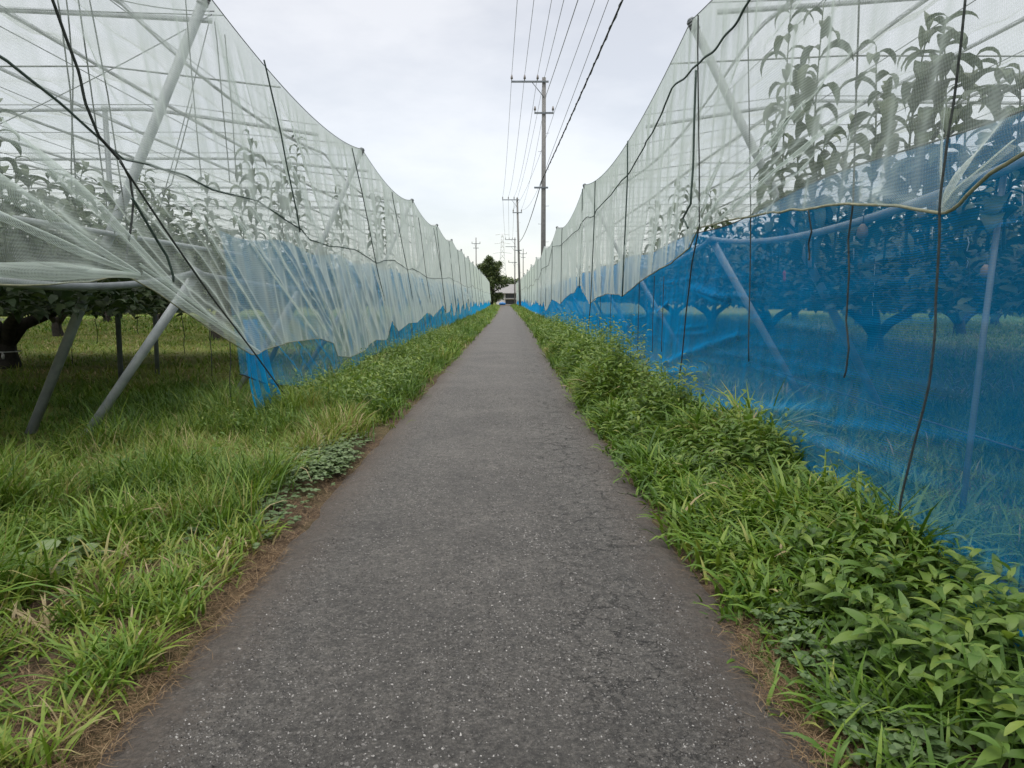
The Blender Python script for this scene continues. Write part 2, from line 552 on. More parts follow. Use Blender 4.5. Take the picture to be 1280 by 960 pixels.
def ground_z(x, y):
    x = np.asarray(x, float) - bend(y); y = np.asarray(y, float)
    d = np.maximum(0, np.maximum(ROAD_L - x, x - ROAD_R))
    m = np.minimum(d / 0.7, 1)
    fade = np.clip(1 - (np.abs(x) - 12) / 20, 0, 1)
    return -0.03 + 0.035 * np.minimum(d / 0.15, 1) + m * fade * (0.05 * vnoise(x * 2.2, y * 2.2, 3) + 0.03 * vnoise(x * 6, y * 6, 4))


def span(*segs):
    r = []
    for a, b, s in segs:
        r += list(np.arange(a, b, s))
    return np.array(r)


gx = np.concatenate([-np.geomspace(1500, 14, 16), span((-12, -4, 0.7), (-4, -1.2, 0.09), (-1.2, 1.0, 0.35), (1.0, 3.4, 0.09), (3.4, 12, 0.7)), np.geomspace(13, 1500, 16)])
gy = np.concatenate([[-400, -60, -12, -4], span((0, 14, 0.12), (14, 40, 0.35), (40, 170, 3)), np.geomspace(175, 2500, 14)])
GX, GY = np.meshgrid(gx, gy)
xx = GX + bend(np.minimum(GY, 190))
V = np.stack([xx, GY, ground_z(xx, GY)], -1).reshape(-1, 3)
nx = len(gx)
idx = np.arange(len(V)).reshape(GX.shape)
F = np.stack([idx[:-1, :-1], idx[:-1, 1:], idx[1:, 1:], idx[1:, :-1]], -1).reshape(-1, 4)
tag(mesh_np('ground', V, F, M['ground']), 'brown soil and turf of the verges and orchards', None, None, 'structure')

ry = np.concatenate([[-60, -15, -5], span((0, 14, 0.06), (14, 40, 0.25), (40, ROAD_END + 1, 2))])
ru = np.linspace(0, 1, 15)
V = []
for y in ry:
    jl = 0.10 * (vnoise(np.array([y * 1.7]), np.array([0.5]), 5)[0] - 0.5) + 0.06 * (vnoise(np.array([y * 7]), np.array([0.5]), 6)[0] - 0.5)
    jr = 0.10 * (vnoise(np.array([y * 1.7]), np.array([8.5]), 7)[0] - 0.5) + 0.06 * (vnoise(np.array([y * 7]), np.array([3.5]), 8)[0] - 0.5)
    a, b = ROAD_L + jl + bend(y), ROAD_R + jr + bend(y)
    for u in ru:
        x = a + (b - a) * u
        z = 0.02 * (1 - (2 * u - 1) ** 2) + 0.006 * math.cos(u * 4 * math.pi) - (0.035 if u in (0, 1) else 0)
        V.append((x, y, z + 0.004))
idx = np.arange(len(V)).reshape(len(ry), len(ru))
F = np.stack([idx[:-1, :-1], idx[:-1, 1:], idx[1:, 1:], idx[1:, :-1]], -1).reshape(-1, 4)
tag(mesh_np('road', V, F, M['road']), 'narrow worn asphalt lane with exposed chippings', None, None, 'structure')

# crossing road in front of the house
g = Geo()
g.add([(-60, ROAD_END + 0.5, 0.012), (60, ROAD_END + 0.5, 0.012), (60, ROAD_END + 6, 0.012), (-60, ROAD_END + 6, 0.012)], [(0, 1, 2, 3)])
tag(g.build('cross_road', M['road']), 'cross road at the far end of the lane', None, None, 'structure')


# ------------------------------------------------------------------ netting
def seg_folds(Y, Z, segs):
    """outward push of gathered pleats: each seg = (Y0,Z0,Y1,Z1,amp,width)"""
    D = np.zeros_like(Y)
    for (y0, z0, y1, z1, a, w) in segs:
        dy, dz = y1 - y0, z1 - z0
        l2 = dy * dy + dz * dz
        t = np.clip(((Y - y0) * dy + (Z - z0) * dz) / l2, 0, 1)
        d = np.hypot(Y - (y0 + t * dy), Z - (z0 + t * dz))
        D += a * np.exp(-(d / w) ** 2) * np.sin(np.pi * np.clip(t * 0.85 + 0.1, 0, 1)) ** 0.7
    return D


def net_sheet(name, Ys, top, bot, nv, mat, parent=None, out_dir=1.0, segs=(), ripple=0.02, seed=0):
    """top(Y), bot(Y) -> (x, z) arrays; hangs between the two lines with pleats pushed toward out_dir"""
    tx, tz = top(Ys)
    bx, bz = bot(Ys)
    v = np.linspace(0, 1, nv + 1)
    X = tx[:, None] * (1 - v) + bx[:, None] * v
    Z = tz[:, None] * (1 - v) + bz[:, None] * v
    Yg = np.repeat(Ys[:, None], nv + 1, 1)
    D = seg_folds(Yg, Z, segs) if len(segs) else 0
    D = D + ripple * (vnoise(Yg * 2.3 + Z * 0.8, Z * 0.9, seed) - 0.5) * 2 + 0.5 * ripple * (vnoise(Yg * 7 + Z * 1.5, Z * 1.2, seed + 1) - 0.5) * 2
    D = D * np.minimum(1, v * 6)[None]
    X = X + out_dir * D + bend(Yg)
    V = np.stack([X, Yg, Z], -1).reshape(-1, 3)
    idx = np.arange(len(V)).reshape(Yg.shape)
    F = np.stack([idx[:-1, :-1], idx[1:, :-1], idx[1:, 1:], idx[:-1, 1:]], -1).reshape(-1, 4)
    return mesh_np(name, V, F, mat, parent)


def curve_px(pts, X):
    P = [atX(px, py, X) for px, py in pts]
    P.sort(key=lambda p: p.y)
    return np.array([p.y for p in P]), np.array([p.z for p in P])


def smooth_jit(r, n, a):
    k = max(3, n // 4)
    q = np.linspace(0, k - 1, n)
    K_ = r.normal(0, a, (k, 3))
    i = np.minimum(q.astype(int), k - 2); f = (q - i)[:, None]; f = f * f * (3 - 2 * f)
    return K_[i] * (1 - f) + K_[i + 1] * f


def line_tube(name, fx, Ys, r, mat, parent, sides=5, jit=0.0, seed=0):
    x, z = fx(Ys)
    rr = np.random.default_rng(seed)
    P = np.stack([x + bend(Ys), Ys, z], 1)
    if jit:
        P += smooth_jit(rr, len(P), jit)
    return Geo().tube(P, r, sides).build(name, mat, parent)


YN = np.concatenate([span((-2.5, 3, 0.25), (3, 13, 0.03), (13, 26, 0.07), (26, 60, 0.2), (60, 165, 0.8))])

# ---- left side: pole line, upper net down to a rope, lower net from the rope to a lifted hem
LTX, LTZ, LSP = -3.27, 4.87, 8.45
RTX, RTZ, RSP, R0 = 2.27, 5.07, 13.6, 9.8


def ltop(Y):
    f = (Y / LSP) % 1.0
    return np.full_like(Y, LTX) + 0.10 * 4 * f * (1 - f) * 0.5, LTZ - 0.34 * 4 * f * (1 - f)


def rtop(Y):
    f = ((Y - R0) / RSP) % 1.0
    return np.full_like(Y, RTX) - 0.0 * f, RTZ - 0.5 * 4 * f * (1 - f)


ls_px = [(0, 75), (75, 135), (150, 200), (185, 206), (230, 220), (260, 237), (320, 251), (375, 288), (386, 301), (410, 307), (440, 311), (470, 329), (478, 326), (492, 325), (508, 337), (514, 336), (521, 339), (533, 347), (541, 348), (552, 348), (562, 347)]
LSY, LSZ = curve_px(ls_px, -3.13)
tail = np.arange(LSY[-1] + 3, 150, 3.0)
LSY = np.concatenate([[-3, 2.0], LSY, tail])
LSZ = np.concatenate([[3.4, 3.3], LSZ, 2.55 + 0.25 * rng.normal(0, 0.6, len(tail)).clip(-1, 1)])


def lseam(Y):
    return np.full_like(Y, -3.10), np.interp(Y, LSY, LSZ)


lh_px = [(0, 356), (60, 355), (110, 352), (150, 345), (160, 345), (190, 362), (220, 382), (262, 411), (290, 428), (314, 443), (320, 443), (340, 434), (360, 428), (399, 423), (412, 427), (417, 430), (422, 445), (438, 446), (454, 439), (462, 430), (470, 425), (483, 425), (486, 415), (490, 401), (494, 408), (498, 414), (505, 409), (511, 404), (521, 403), (528, 396), (534, 391), (538, 392), (541, 396), (545, 391)]
LHY, LHZ = curve_px(lh_px, -2.93)
tail = np.arange(LHY[-1] + 1.5, 150, 1.6)
LHY = np.concatenate([[-3, 2.0], LHY, tail])
LHZ = np.concatenate([[1.7, 1.7], LHZ, 0.95 + 0.5 * (np.arange(len(tail)) % 3 == 1) + rng.normal(0, 0.22, len(tail)).clip(-.4, .5)])


def lhem(Y):
    return np.full_like(Y, -2.93), np.interp(Y, LHY, LHZ)


def to_yz(px0, py0, px1, py1, X, a, w):
    p, q = atX(px0, py0, X), atX(px1, py1, X)
    return (p.y, p.z, q.y, q.z, a, w)


lsegs = [to_yz(*s, -3.0, a * .6, w * 1.15) for s, a, w in [
    ((0, 270, 158, 340), .07, .045), ((0, 235, 165, 335), .06, .05), ((30, 185, 200, 358), .07, .06), ((0, 330, 150, 342), .06, .03),
    ((150, 215, 300, 425), .06, .04), ((185, 215, 312, 432), .05, .03), ((225, 232, 335, 432), .07, .04), ((285, 250, 390, 420), .06, .04),
    ((320, 262, 405, 420), .05, .03), ((340, 275, 415, 428), .06, .035), ((352, 285, 420, 430), .05, .03), ((372, 290, 425, 442), .09, .05),
    ((395, 312, 432, 442), .08, .06), ((412, 312, 440, 444), .06, .05), ((425, 315, 452, 436), .05, .05), ((440, 315, 470, 422), .06, .06),
    ((452, 320, 480, 422), .05, .06), ((100, 190, 250, 400), .04, .03), ((165, 330, 310, 440), .08, .06), ((190, 330, 305, 425), .05, .03),
    ((250, 250, 345, 430), .035, .025), ((205, 225, 330, 437), .03, .02), ((300, 258, 385, 421), .03, .02)]]
for k in range(44):                                     # farther bays: pleats slanting down toward the ties
    y = 17 + k * 2.1 + random.uniform(-.7, .7)
    lsegs.append((y, 2.5, y + random.uniform(.8, 2.2), 1.1, random.uniform(.05, .11), random.uniform(.07, .14)))
usegs = [to_yz(*s, -3.2, a, w) for s, a, w in [((352, 130, 405, 310), .07, .06), ((335, 170, 372, 285), .05, .05), ((300, 60, 330, 230), .03, .05), ((60, 0, 160, 190), .03, .04), ((405, 190, 425, 300), .05, .08), ((440, 190, 462, 320), .05, .1)]]
for k in range(60):
    y = 15 + k * 1.7 + random.uniform(-.5, .5)
    usegs.append((y, 4.5, y + random.uniform(-.3, .6), 2.7, random.uniform(.04, .10), random.uniform(.08, .16)))

YL = YN[YN < NET_END_L]
un = net_sheet('insect_net', YL, ltop, lseam, 60, M['net'], None, 1, usegs, 0.03, 11)
tag(un, 'pale white insect net hung from leaning poles down to a rope, above the lifted skirt', 'net')
line_tube('top_cable', ltop, YL[::4], 0.006, M['wire'], un)
line_tube('seam_rope', lseam, YL[::3], 0.010, M['green_rope'], un, 6, 0.006, 3)
ln = net_sheet('net_skirt', YL, lseam, lhem, 70, M['net'], None, 1, lsegs, 0.03, 15)
tag(ln, 'lower white net skirt gathered in diagonal pleats, its hem lifted above the grass', 'net')
line_tube('hem_cord', lhem, YL[::2], 0.006, M['hem'], ln, 5, 0.003, 4)


# blue net on that side, open near the camera
def lbt(Y):
    return np.full_like(Y, -3.22), 2.36 + 0.05 * np.sin(Y * 1.9)


def lbb(Y):
    z = 0.10 + 0.25 * vnoise(Y * 0.7, Y * 0 + 2, 21)
    return np.full_like(Y, -3.06), np.where(Y < 13, np.interp(Y, [8.4, 9.2, 10.6, 12, 13], [0.75, .55, .35, .2, z[0]]), z)


YB = YN[(YN > 8.35) & (YN < NET_END_L)]
bsegs = [(8.9 + k * .45, 1.3 + .1 * (k % 2), 10.8 + k * .5, .45, .09, .07) for k in range(5)]
for k in range(60):
    y = 13 + k * 2 + random.uniform(-1, 1)
    bsegs.append((y, 2.2, y + random.uniform(-1.5, 1.5), 0.2, random.uniform(.04, .1), random.uniform(.08, .16)))
bl = net_sheet('blue_net', YB, lbt, lbb, 36, M['blue_thin'], None, 1, bsegs, 0.025, 23)
tag(bl, 'blue net showing behind the white skirt and drawn open near the camera', 'net')
line_tube('bottom_cord', lbb, YB[::4], 0.008, M['rope'], bl, 5)

# gathered end of the blue net, hanging as a strip
n_u, n_v = 46, 40
V = []
a0, a1 = atX(312, 442, -2.98), atX(352, 548, -2.98)
for j in range(n_v + 1):
    v = j / n_v
    wdt = 0.46 + 0.62 * v ** 1.2
    for i in range(n_u + 1):
        u = i / n_u
        ph = 9 * u + 1.2 * math.sin(3 * v)
        V.append((-3.10 + 0.07 * math.sin(ph * 2.2) * (0.5 + 0.5 * u) + 0.08 * v, 8.62 + wdt * u + 0.05 * math.sin(ph) + 0.20 * v * v * u, 1.35 - 1.27 * v + 0.09 * math.sin(5 * u + 1) * v))
idx = np.arange(len(V)).reshape(n_v + 1, n_u + 1)
F = np.stack([idx[:-1, :-1], idx[:-1, 1:], idx[1:, 1:], idx[1:, :-1]], -1).reshape(-1, 4)
st = mesh_np('gathered_net', V, F, M['blue_thick'])
tag(st, 'gathered end of the blue net hanging as a crumpled strip below the skirt tie', 'net')

# ---- right side: one white net to a curved hem, a drawn rope across it, blue net to the ground
rh_px = [(1280, 192), (1240, 215), (1212, 240), (1196, 258), (1180, 266), (1172, 265), (1150, 260), (1120, 257), (1060, 255), (1000, 261), (940, 270), (910, 276), (884, 282), (874, 284), (868, 296), (862, 310), (853, 317), (840, 327), (813, 343), (797, 354), (778, 371), (772, 368), (760, 367), (748, 371), (737, 380), (731, 368), (727, 357), (723, 357), (718, 366), (713, 367), (706, 373), (700, 380), (696, 377), (690, 374), (684, 387)]
RHY, RHZ = curve_px(rh_px, 2.31)
tail = np.arange(RHY[-1] + 2.0, 165, 2.4)
RHY = np.concatenate([[-3, 2.2, 2.9], RHY, tail])
RHZ = np.concatenate([[2.3, 2.3, 2.3], RHZ, 1.0 + 0.45 * (np.arange(len(tail)) % 2) + rng.normal(0, 0.2, len(tail)).clip(-.4, .4)])


def rhem(Y):
    return np.full_like(Y, 2.31), np.interp(Y, RHY, RHZ)


rr_px = [(945, 0), (920, 36), (895, 66), (870, 86), (858, 100), (845, 110), (820, 165), (795, 205), (785, 221), (775, 232), (743, 271), (733, 272), (725, 287), (718, 292), (702, 307), (692, 309), (687, 331), (679, 336)]
RRY, RRZ = curve_px(rr_px, 2.29)
RRY = np.concatenate([[-3, 3], RRY, np.arange(RRY[-1] + 6, 165, 6.0)])
RRZ = np.concatenate([[4.6, 4.6], RRZ, 3.0 + 0.3 * rng.normal(0, 0.6, len(RRY) - len(RRZ) - 2)])


def rrope(Y):
    return np.full_like(Y, 2.24), np.interp(Y, RRY, RRZ)


rsegs = [to_yz(*s, 2.3, a, w) for s, a, w in [
    ((876, 283, 960, 190), .07, .035), ((882, 282, 1040, 110), .06, .03), ((890, 280, 1005, 175), .06, .03), ((905, 274, 1060, 150), .07, .035), ((930, 270, 1040, 190), .05, .03),
    ((960, 266, 1090, 120), .04, .03), ((905, 235, 1080, 60), .06, .03), ((1080, 240, 1160, 262), .05, .04), ((1180, 262, 1230, 190), .07, .04), ((1175, 262, 1190, 120), .05, .03), ((1190, 255, 1275, 150), .06, .05),
    ((868, 298, 905, 200), .06, .05), ((860, 312, 880, 240), .05, .05), ((845, 322, 862, 230), .05, .05), ((835, 328, 850, 210), .05, .05), ((815, 340, 830, 260), .06, .06), ((800, 352, 812, 250), .05, .06), ((775, 368, 790, 280), .06, .08), ((740, 378, 742, 290), .06, .1), ((728, 358, 735, 290), .06, .12), ((960, 60, 1010, 0), .05, .03), ((910, 120, 960, 30), .04, .04)]]
for k in range(70):
    y = 16 + k * 1.5 + random.uniform(-.5, .5)
    z0 = random.uniform(2.2, 4.3)
    rsegs.append((y, z0, y + random.uniform(-.8, .5), 1.4, random.uniform(.05, .11), random.uniform(.08, .15)))
YR = YN[YN < NET_END_R]
rn = net_sheet('insect_net', YR, rtop, rhem, 110, M['net'], None, -1, rsegs, 0.03, 31)
tag(rn, 'pale white insect net hanging over the blue net with a wavy dark hem', 'net')
line_tube('top_cable', rtop, YR[::4], 0.006, M['wire'], rn)
line_tube('hem_cord', rhem, YR[::2], 0.010, M['hem'], rn, 6, 0.006, 5)
line_tube('draw_rope', rrope, YR[::3], 0.013, M['green_rope'], rn, 6, 0.012, 6)


def rbt(Y):
    return np.full_like(Y, 2.47), 2.55 + 0.04 * np.sin(Y * 1.3) - 0.12 * np.clip((Y - 3) / 8, 0, 1)


def rbb(Y):
    return 2.40 + 0.05 * np.sin(Y * 1.1), 0.03 + 0.04 * vnoise(Y * 1.3, Y * 0, 41)


bsegs = [(4.0, .55, 8.5, .35, .05, .05), (3.0, .3, 6, .25, .06, .05), (5.5, .75, 9, .3, .05, .05), (6.5, .5, 11, .2, .06, .06), (9, .7, 14, .2, .06, .06), (8, 1.2, 12, .5, .04, .06), (3.4, .9, 6.5, .55, .03, .04)]
for k in range(70):
    y = 9 + k * 2 + random.uniform(-1, 1)
    zz = random.uniform(.2, 1.6)
    bsegs.append((y, zz, y + random.uniform(.8, 2.5), zz + random.uniform(-.4, .2), random.uniform(.03, .08), random.uniform(.05, .1)))
for k in range(90):                                     # fine slack wrinkles running along the net
    y = random.uniform(2, 16); zz = random.uniform(.1, 2.3)
    bsegs.append((y, zz, y + random.uniform(.6, 2.4), zz + random.uniform(-.12, .05), random.uniform(.006, .018), random.uniform(.022, .04)))
YB = YN[(YN < NET_END_R)]
br = net_sheet('blue_net', YB, rbt, rbb, 120, M['blue'], None, -1, bsegs, 0.010, 43)
tag(br, 'deep blue net stretched from the trellis pipe down to the grassy verge', 'net')
line_tube('top_cord', rbt, YB[::4], 0.006, M['rope'], br, 4)
# the slack of the blue net rolled along the ground
for (off, rr_, sd) in ((0.0, 0.05, 1), (0.07, 0.035, 2)):
    Ys = np.arange(2.4, 9.5, 0.08)
    P = np.stack([2.33 - off + 0.03 * np.sin(Ys * 3 + sd), Ys, 0.10 + 0.02 * np.sin(Ys * 2.1 + sd)], 1)
    Geo().tube(P, 0.045 - 0.2 * off + 0.012 * np.sin(Ys * 4 + sd), 8).build('rolled_hem', M['blue_thick'], br)

def net_x(side, Y, Z):
    if side < 0:
        sx, sz = lseam(Y); tx, tz = ltop(Y); hx, hz = lhem(Y)
        return np.where(Z > sz, sx + (tx - sx) * np.clip((Z - sz) / np.maximum(tz - sz, .1), 0, 1), sx + (hx - sx) * np.clip((sz - Z) / np.maximum(sz - hz, .1), 0, 1))
    tx, tz = rtop(Y); hx, hz = rhem(Y)
    return hx + (tx - hx) * np.clip((Z - hz) / np.maximum(tz - hz, .1), 0, 1)


def fold_band(side, pts, w0, w1, parent, bulge=0.03, flat=False):
    """a strip where the netting is folded over on itself"""
    P = [atX(px, py, -3.0 if side < 0 else 2.29) for px, py in pts]
    A = np.array([[p.y, p.z] for p in P])
    tq = np.linspace(0, len(A) - 1, 26)
    Q = np.stack([np.interp(tq, np.arange(len(A)), A[:, i]) for i in range(2)], 1)
    T = np.gradient(Q, axis=0); T /= np.linalg.norm(T, axis=1)[:, None]
    Nn = np.stack([-T[:, 1], T[:, 0]], 1)
    u = np.linspace(0, 1, 26)
    w = (w0 + (w1 - w0) * u) * (1 + .25 * np.sin(9 * u + len(pts) + w0 * 40))
    V = []
    for j, c in enumerate((-1, -.5, 0, .5, 1)):
        yz = Q + Nn * (w * c / 2)[:, None]
        x = net_x(side, yz[:, 0], yz[:, 1]) + (1 if side < 0 else -1) * (0.012 + bulge * (1 - c * c) + .02)
        V.append(np.stack([x, yz[:, 0], yz[:, 1]], 1))
    V = np.stack(V, 1).reshape(-1, 3)
    idx = np.arange(len(V)).reshape(26, 5)
    F = np.stack([idx[:-1, :-1], idx[1:, :-1], idx[1:, 1:], idx[:-1, 1:]], -1).reshape(-1, 4)
    return mesh_np('folded_band', V, F, M['net_fold'], parent)


for pts, w0, w1 in [([(-90, 172), (0, 235), (80, 290), (156, 342)], .16, .05), ([(-90, 233), (0, 275), (80, 312), (156, 343)], .10, .03), ([(0, 155), (45, 195), (120, 260), (200, 352)], .14, .10), ([(-90, 338), (0, 338), (80, 340), (156, 344)], .13, .06),
                    ([(228, 230), (275, 320), (332, 428)], .05, .02), ([(160, 340), (230, 388), (312, 440)], .07, .05), ([(160, 330), (215, 368), (300, 432)], .03, .02), ([(322, 262), (355, 330), (402, 420)], .05, .02), ([(375, 292), (398, 370), (424, 440)], .10, .07),
                    ([(412, 312), (425, 380), (440, 442)], .07, .05), ([(285, 250), (330, 330), (388, 420)], .04, .02), ([(430, 316), (447, 380), (460, 432)], .04, .03)]:
    fold_band(-1, pts, w0, w1, ln)
for pts, w0, w1 in [([(352, 130), (372, 200), (406, 305)], .11, .12), ([(302, 70), (318, 150), (332, 225)], .04, .05)]:
    fold_band(-1, pts, w0, w1, un)
for pts, w0, w1 in [([(876, 282), (945, 205), (1012, 128)], .07, .04), ([(900, 276), (970, 215), (1040, 160)], .05, .03), ([(865, 303), (880, 250), (905, 200)], .05, .05), ([(1183, 262), (1205, 235), (1275, 178)], .05, .03)]:
    fold_band(1, pts, w0, w1, rn)

# ---- roof nets
def roof(name, x0, x1, sp, Y0, Yend, ztop, topf, label):
    sg = 1 if x1 > x0 else -1
    gath = [x0 + sg * (0.55 + 1.15 * k) for k in range(16)]
    xs = list(np.linspace(x0, x1, 40))
    for gk in gath:
        xs += [gk - .16, gk - .07, gk - .035, gk, gk + .035, gk + .07, gk + .16]
    xs = np.array(sorted(xs, reverse=sg < 0))
    ys = np.concatenate([span((-3, 30, 0.25), (30, 70, 0.6), (70, Yend, 2.0))])
    XX, YY = np.meshgrid(xs, ys)
    d = np.abs(XX - x0)
    e = np.clip(1 - d / 3.0, 0, 1)
    _, tz = topf(ys)
    base = ztop + 0.02
    Zr = base * (1 - e) + tz[:, None] * e
    r = vnoise(YY * 1.4, XX * 0.12, 51) + 0.6 * vnoise(YY * 3.1, XX * 0.2, 52)
    Zr += (0.10 * (r - 0.8) - 0.10 * np.abs(np.sin(YY * math.pi / 2.1)) + 0.05) * (1 - e)
    for i, gk in enumerate(gath):
        Zr += (0.05 + 0.07 * (i % 3)) * np.exp(-((XX - gk - .03 * np.sin(YY * .7 + i)) / .05) ** 2) * (.5 + .5 * vnoise(YY * .25, YY * 0 + i, 57)) * np.minimum(d / .5, 1)
    V = np.stack([XX + bend(YY), YY, Zr], -1).reshape(-1, 3)
    idx = np.arange(len(V)).reshape(XX.shape)
    F = np.stack([idx[:-1, :-1], idx[:-1, 1:], idx[1:, 1:], idx[1:, :-1]], -1).reshape(-1, 4)
    o = tag(mesh_np(name, V, F, M['net_roof']), label, 'net')
    zi = lambda x, y: float(base + (tz_at(y) - base) * max(0, 1 - abs(x - x0) / 3.0))
    tz_at = lambda y: float(topf(np.array([y]))[1][0])
    few = sg > 0
    for i in range(4 if few else 10):                                  # doubled strips where two widths of net are laced together
        gx_ = x0 + sg * (0.9 + 1.55 * i)
        ysb = np.arange(-2.5, 45, 0.5)
        wv = 0.014 + 0.008 * np.sin(ysb * .9 + i) + .010 * (i % 3)
        cx = gx_ + 0.06 * np.sin(ysb * .5 + 2 * i)
        zz = np.array([zi(c, y) for c, y in zip(cx, ysb)]) - 0.09
        Vb = np.stack([np.stack([cx - wv + bend(ysb), ysb, zz], 1), np.stack([cx + bend(ysb), ysb, zz - .05], 1), np.stack([cx + wv + bend(ysb), ysb, zz], 1)], 1).reshape(-1, 3)
        ii = np.arange(len(Vb)).reshape(-1, 3)
        Fb = np.stack([ii[:-1, :-1], ii[:-1, 1:], ii[1:, 1:], ii[1:, :-1]], -1).reshape(-1, 4)
        mesh_np('laced_seam', Vb, Fb, M['roof_seam'], o)
    for j in range(3 if few else 6):
        yb = 4.3 + 4.6 * j
        xsb = x0 + sg * np.arange(0.1, 22, .5)
        wv = 0.013 + .008 * np.sin(xsb + j)
        cy = yb + .08 * np.sin(xsb * .6 + j)
        zz = np.array([zi(c, y) for c, y in zip(xsb, cy)]) - 0.07
        Vb = np.stack([np.stack([xsb, cy - wv, zz], 1), np.stack([xsb, cy, zz - .06], 1), np.stack([xsb, cy + wv, zz], 1)], 1).reshape(-1, 3)
        ii = np.arange(len(Vb)).reshape(-1, 3)
        Fb = np.stack([ii[:-1, :-1], ii[:-1, 1:], ii[1:, 1:], ii[1:, :-1]], -1).reshape(-1, 4)
        mesh_np('laced_seam', Vb, Fb, M['roof_seam'], o)
    return o


roof('roof_net', LTX, -44, LSP, 0, NET_END_L, 4.95, ltop, 'white net roof over the orchard with the open gap under its skirt')
roof('roof_net', RTX, 40, RSP, R0, NET_END_R, 5.1, rtop, 'white net roof over the orchard behind the full blue net')


def wire(name, P, r, label, group, cat='wire', mat='wire', sides=4):
    return tag(Geo().tube(P, r, sides).build(name, M[mat]), label, cat, group)


for side, xs, z, yend, desc in ((-1, np.arange(4.4, 26, 1.75), 4.9, 90, 'lifted skirt'), (1, np.arange(3.6, 18, 1.75), 5.05, 90, 'blue net')):
    for x in xs:
        wire('roof_wire', [(side * x, -2, z - .02), (side * x, 20, z - 0.06), (side * x, 45, z - 0.03), (side * x, yend, z)], 0.0075,
             'thin roof wire running lengthwise under the net on the side of the ' + desc, 'lengthwise roof wires, ' + desc + ' side')
    for k, y in enumerate(np.arange(2.6, 46, 2.1)):
        _, tz = (ltop if side < 0 else rtop)(np.array([y]))
        x0 = LTX if side < 0 else RTX
        wire('roof_wire', [(x0, y, tz[0]), (x0 + side * 2.5, y, z - 0.03), (side * 14, y, z - 0.05), (side * 30, y, z)], 0.013 if k % 4 == 0 else 0.007,
             'thin roof wire running crosswise under the net on the side of the ' + desc, 'crosswise roof wires, ' + desc + ' side')
# stays from the near pole head
for p, q in (((265, 18), (0, 155)), ((268, 14), (150, 0)), ((262, 25), (200, 260))):
    a, b = atY(*p, LSP), atY(*q, LSP - 0.2)
    wire('stay_wire', sway(a, b, 6, 0.03), 0.006, 'thin stay wire from the head of the nearest leaning pole', 'stays of the nearest leaning pole')

# ------------------------------------------------------------------ poles and pipes
ORD = ['nearest', 'second', 'third', 'fourth', 'fifth', 'sixth', 'seventh', 'eighth', 'ninth', 'tenth', 'eleventh', 'twelfth', 'thirteenth', 'fourteenth', 'fifteenth', 'sixteenth', 'seventeenth', 'eighteenth', 'nineteenth', 'twentieth']


def leaning_pole(base, topp, r, label, group):
    t = thing('leaning_pole', label, 'pole', base, 0, group)
    q = Vector(topp) - Vector(base)
    d = q.normalized()
    Geo().tube([-d * 0.25, q * 0.5, q], r, 12).build('pipe', M['pale_pipe'], t)
    g = Geo()
    for k in range(4):                                   # wire lashing round the head
        c = q - d * (0.03 + 0.035 * k)
        g.tube([c + d.orthogonal().normalized() * 0, c + d * 0.028], r * 1.16, 10)
    g.build('wire_lashing', M['wire'], t)
    Geo().tube([q, q + d * 0.03], [r * 1.08, r * 0.6], 12).build('cap', M['steel'], t)
    return t


for k in range(0, 12):
    y = LSP * (k + 1)
    b = float(bend(y))
    leaning_pole((-5.55 + b, y, 0), (LTX + b, y, LTZ), 0.055, ORD[k] + ' leaning steel pole behind the net with the lifted skirt', 'leaning poles of the lifted side')
for k in range(0, 8):
    y = R0 + RSP * k
    b = float(bend(y))
    leaning_pole((5.0 + b, y, 0), (RTX + b, y, RTZ), 0.055, ORD[k] + ' leaning steel pole behind the blue net', 'leaning poles of the blue side')


def brace(base, topp, r, label, group):
    t = thing('brace_pole', label, 'pole', base, 0, group)
    q = Vector(topp) - Vector(base)
    d = q.normalized()
    Geo().tube([-d * 0.25, q * 0.5, q], r, 12).build('pipe', M['pale_pipe'], t)
    g = Geo()
    g.tube([q - d * 0.05, q + d * 0.05], r * 1.35, 10)
    g.build('clamp', M['fitting'], t)
    return t


bb = [((-4.62, 7.8, 0), (-3.32, 7.95, 1.86))] + [((-4.5, 7.8 + 4.2 * k, 0), (-3.32, 7.9 + 4.2 * k, 1.86)) for k in range(1, 9)]
for k, (p, q) in enumerate(bb):
    brace(p, q, 0.05, ORD[k] + ' grey brace pipe slanting up to the trellis pipe on the lifted side', 'brace pipes of the lifted side')
for k in range(8):
    y = 10.2 + 6.8 * k
    brace((4.16, y, 0), (2.72, y, 2.38), 0.05, ORD[k] + ' pale brace pipe slanting up behind the blue net', 'brace pipes of the blue side')

# trellis pipes
def pipe(P, r, label, group=None, name='trellis_pipe', mat='pale_pipe'):
    return tag(Geo().tube(P, r, 10).build(name, M[mat]), label, 'pipe', group)


for k in range(11):
    y0 = 8.0 + LSP * (k - 1) if k else 3.4
    y1 = 8.0 + LSP * k
    P = sway((-3.36 + float(bend(y0)), y0, 1.87), (-3.36 + float(bend(y1)), y1, 1.87), 14, 0.12 if k else 0.18)
    pipe(P, 0.032, ORD[k] + ' curved trellis pipe along the edge of the lifted side', 'trellis edge pipes of the lifted side', mat='steel')
pipe([(-4.4, -1, 2.3), (-4.4, 30, 2.32), (-4.4, 60, 2.32)], 0.03, 'long straight trellis pipe seen through the white skirt')
for k in range(9):
    y0, y1 = -3.4 + 6.8 * 2 * 0.5 * k, -3.4 + 6.8 * (k + 1)
    if k == 1: y0 = 3.4
    P = sway((2.72, y0, 2.40), (2.72, y1, 2.40), 16, 0.22)
    pipe(P, 0.032, ORD[k] + ' sagging trellis pipe hung behind the blue net', 'trellis edge pipes of the blue side')

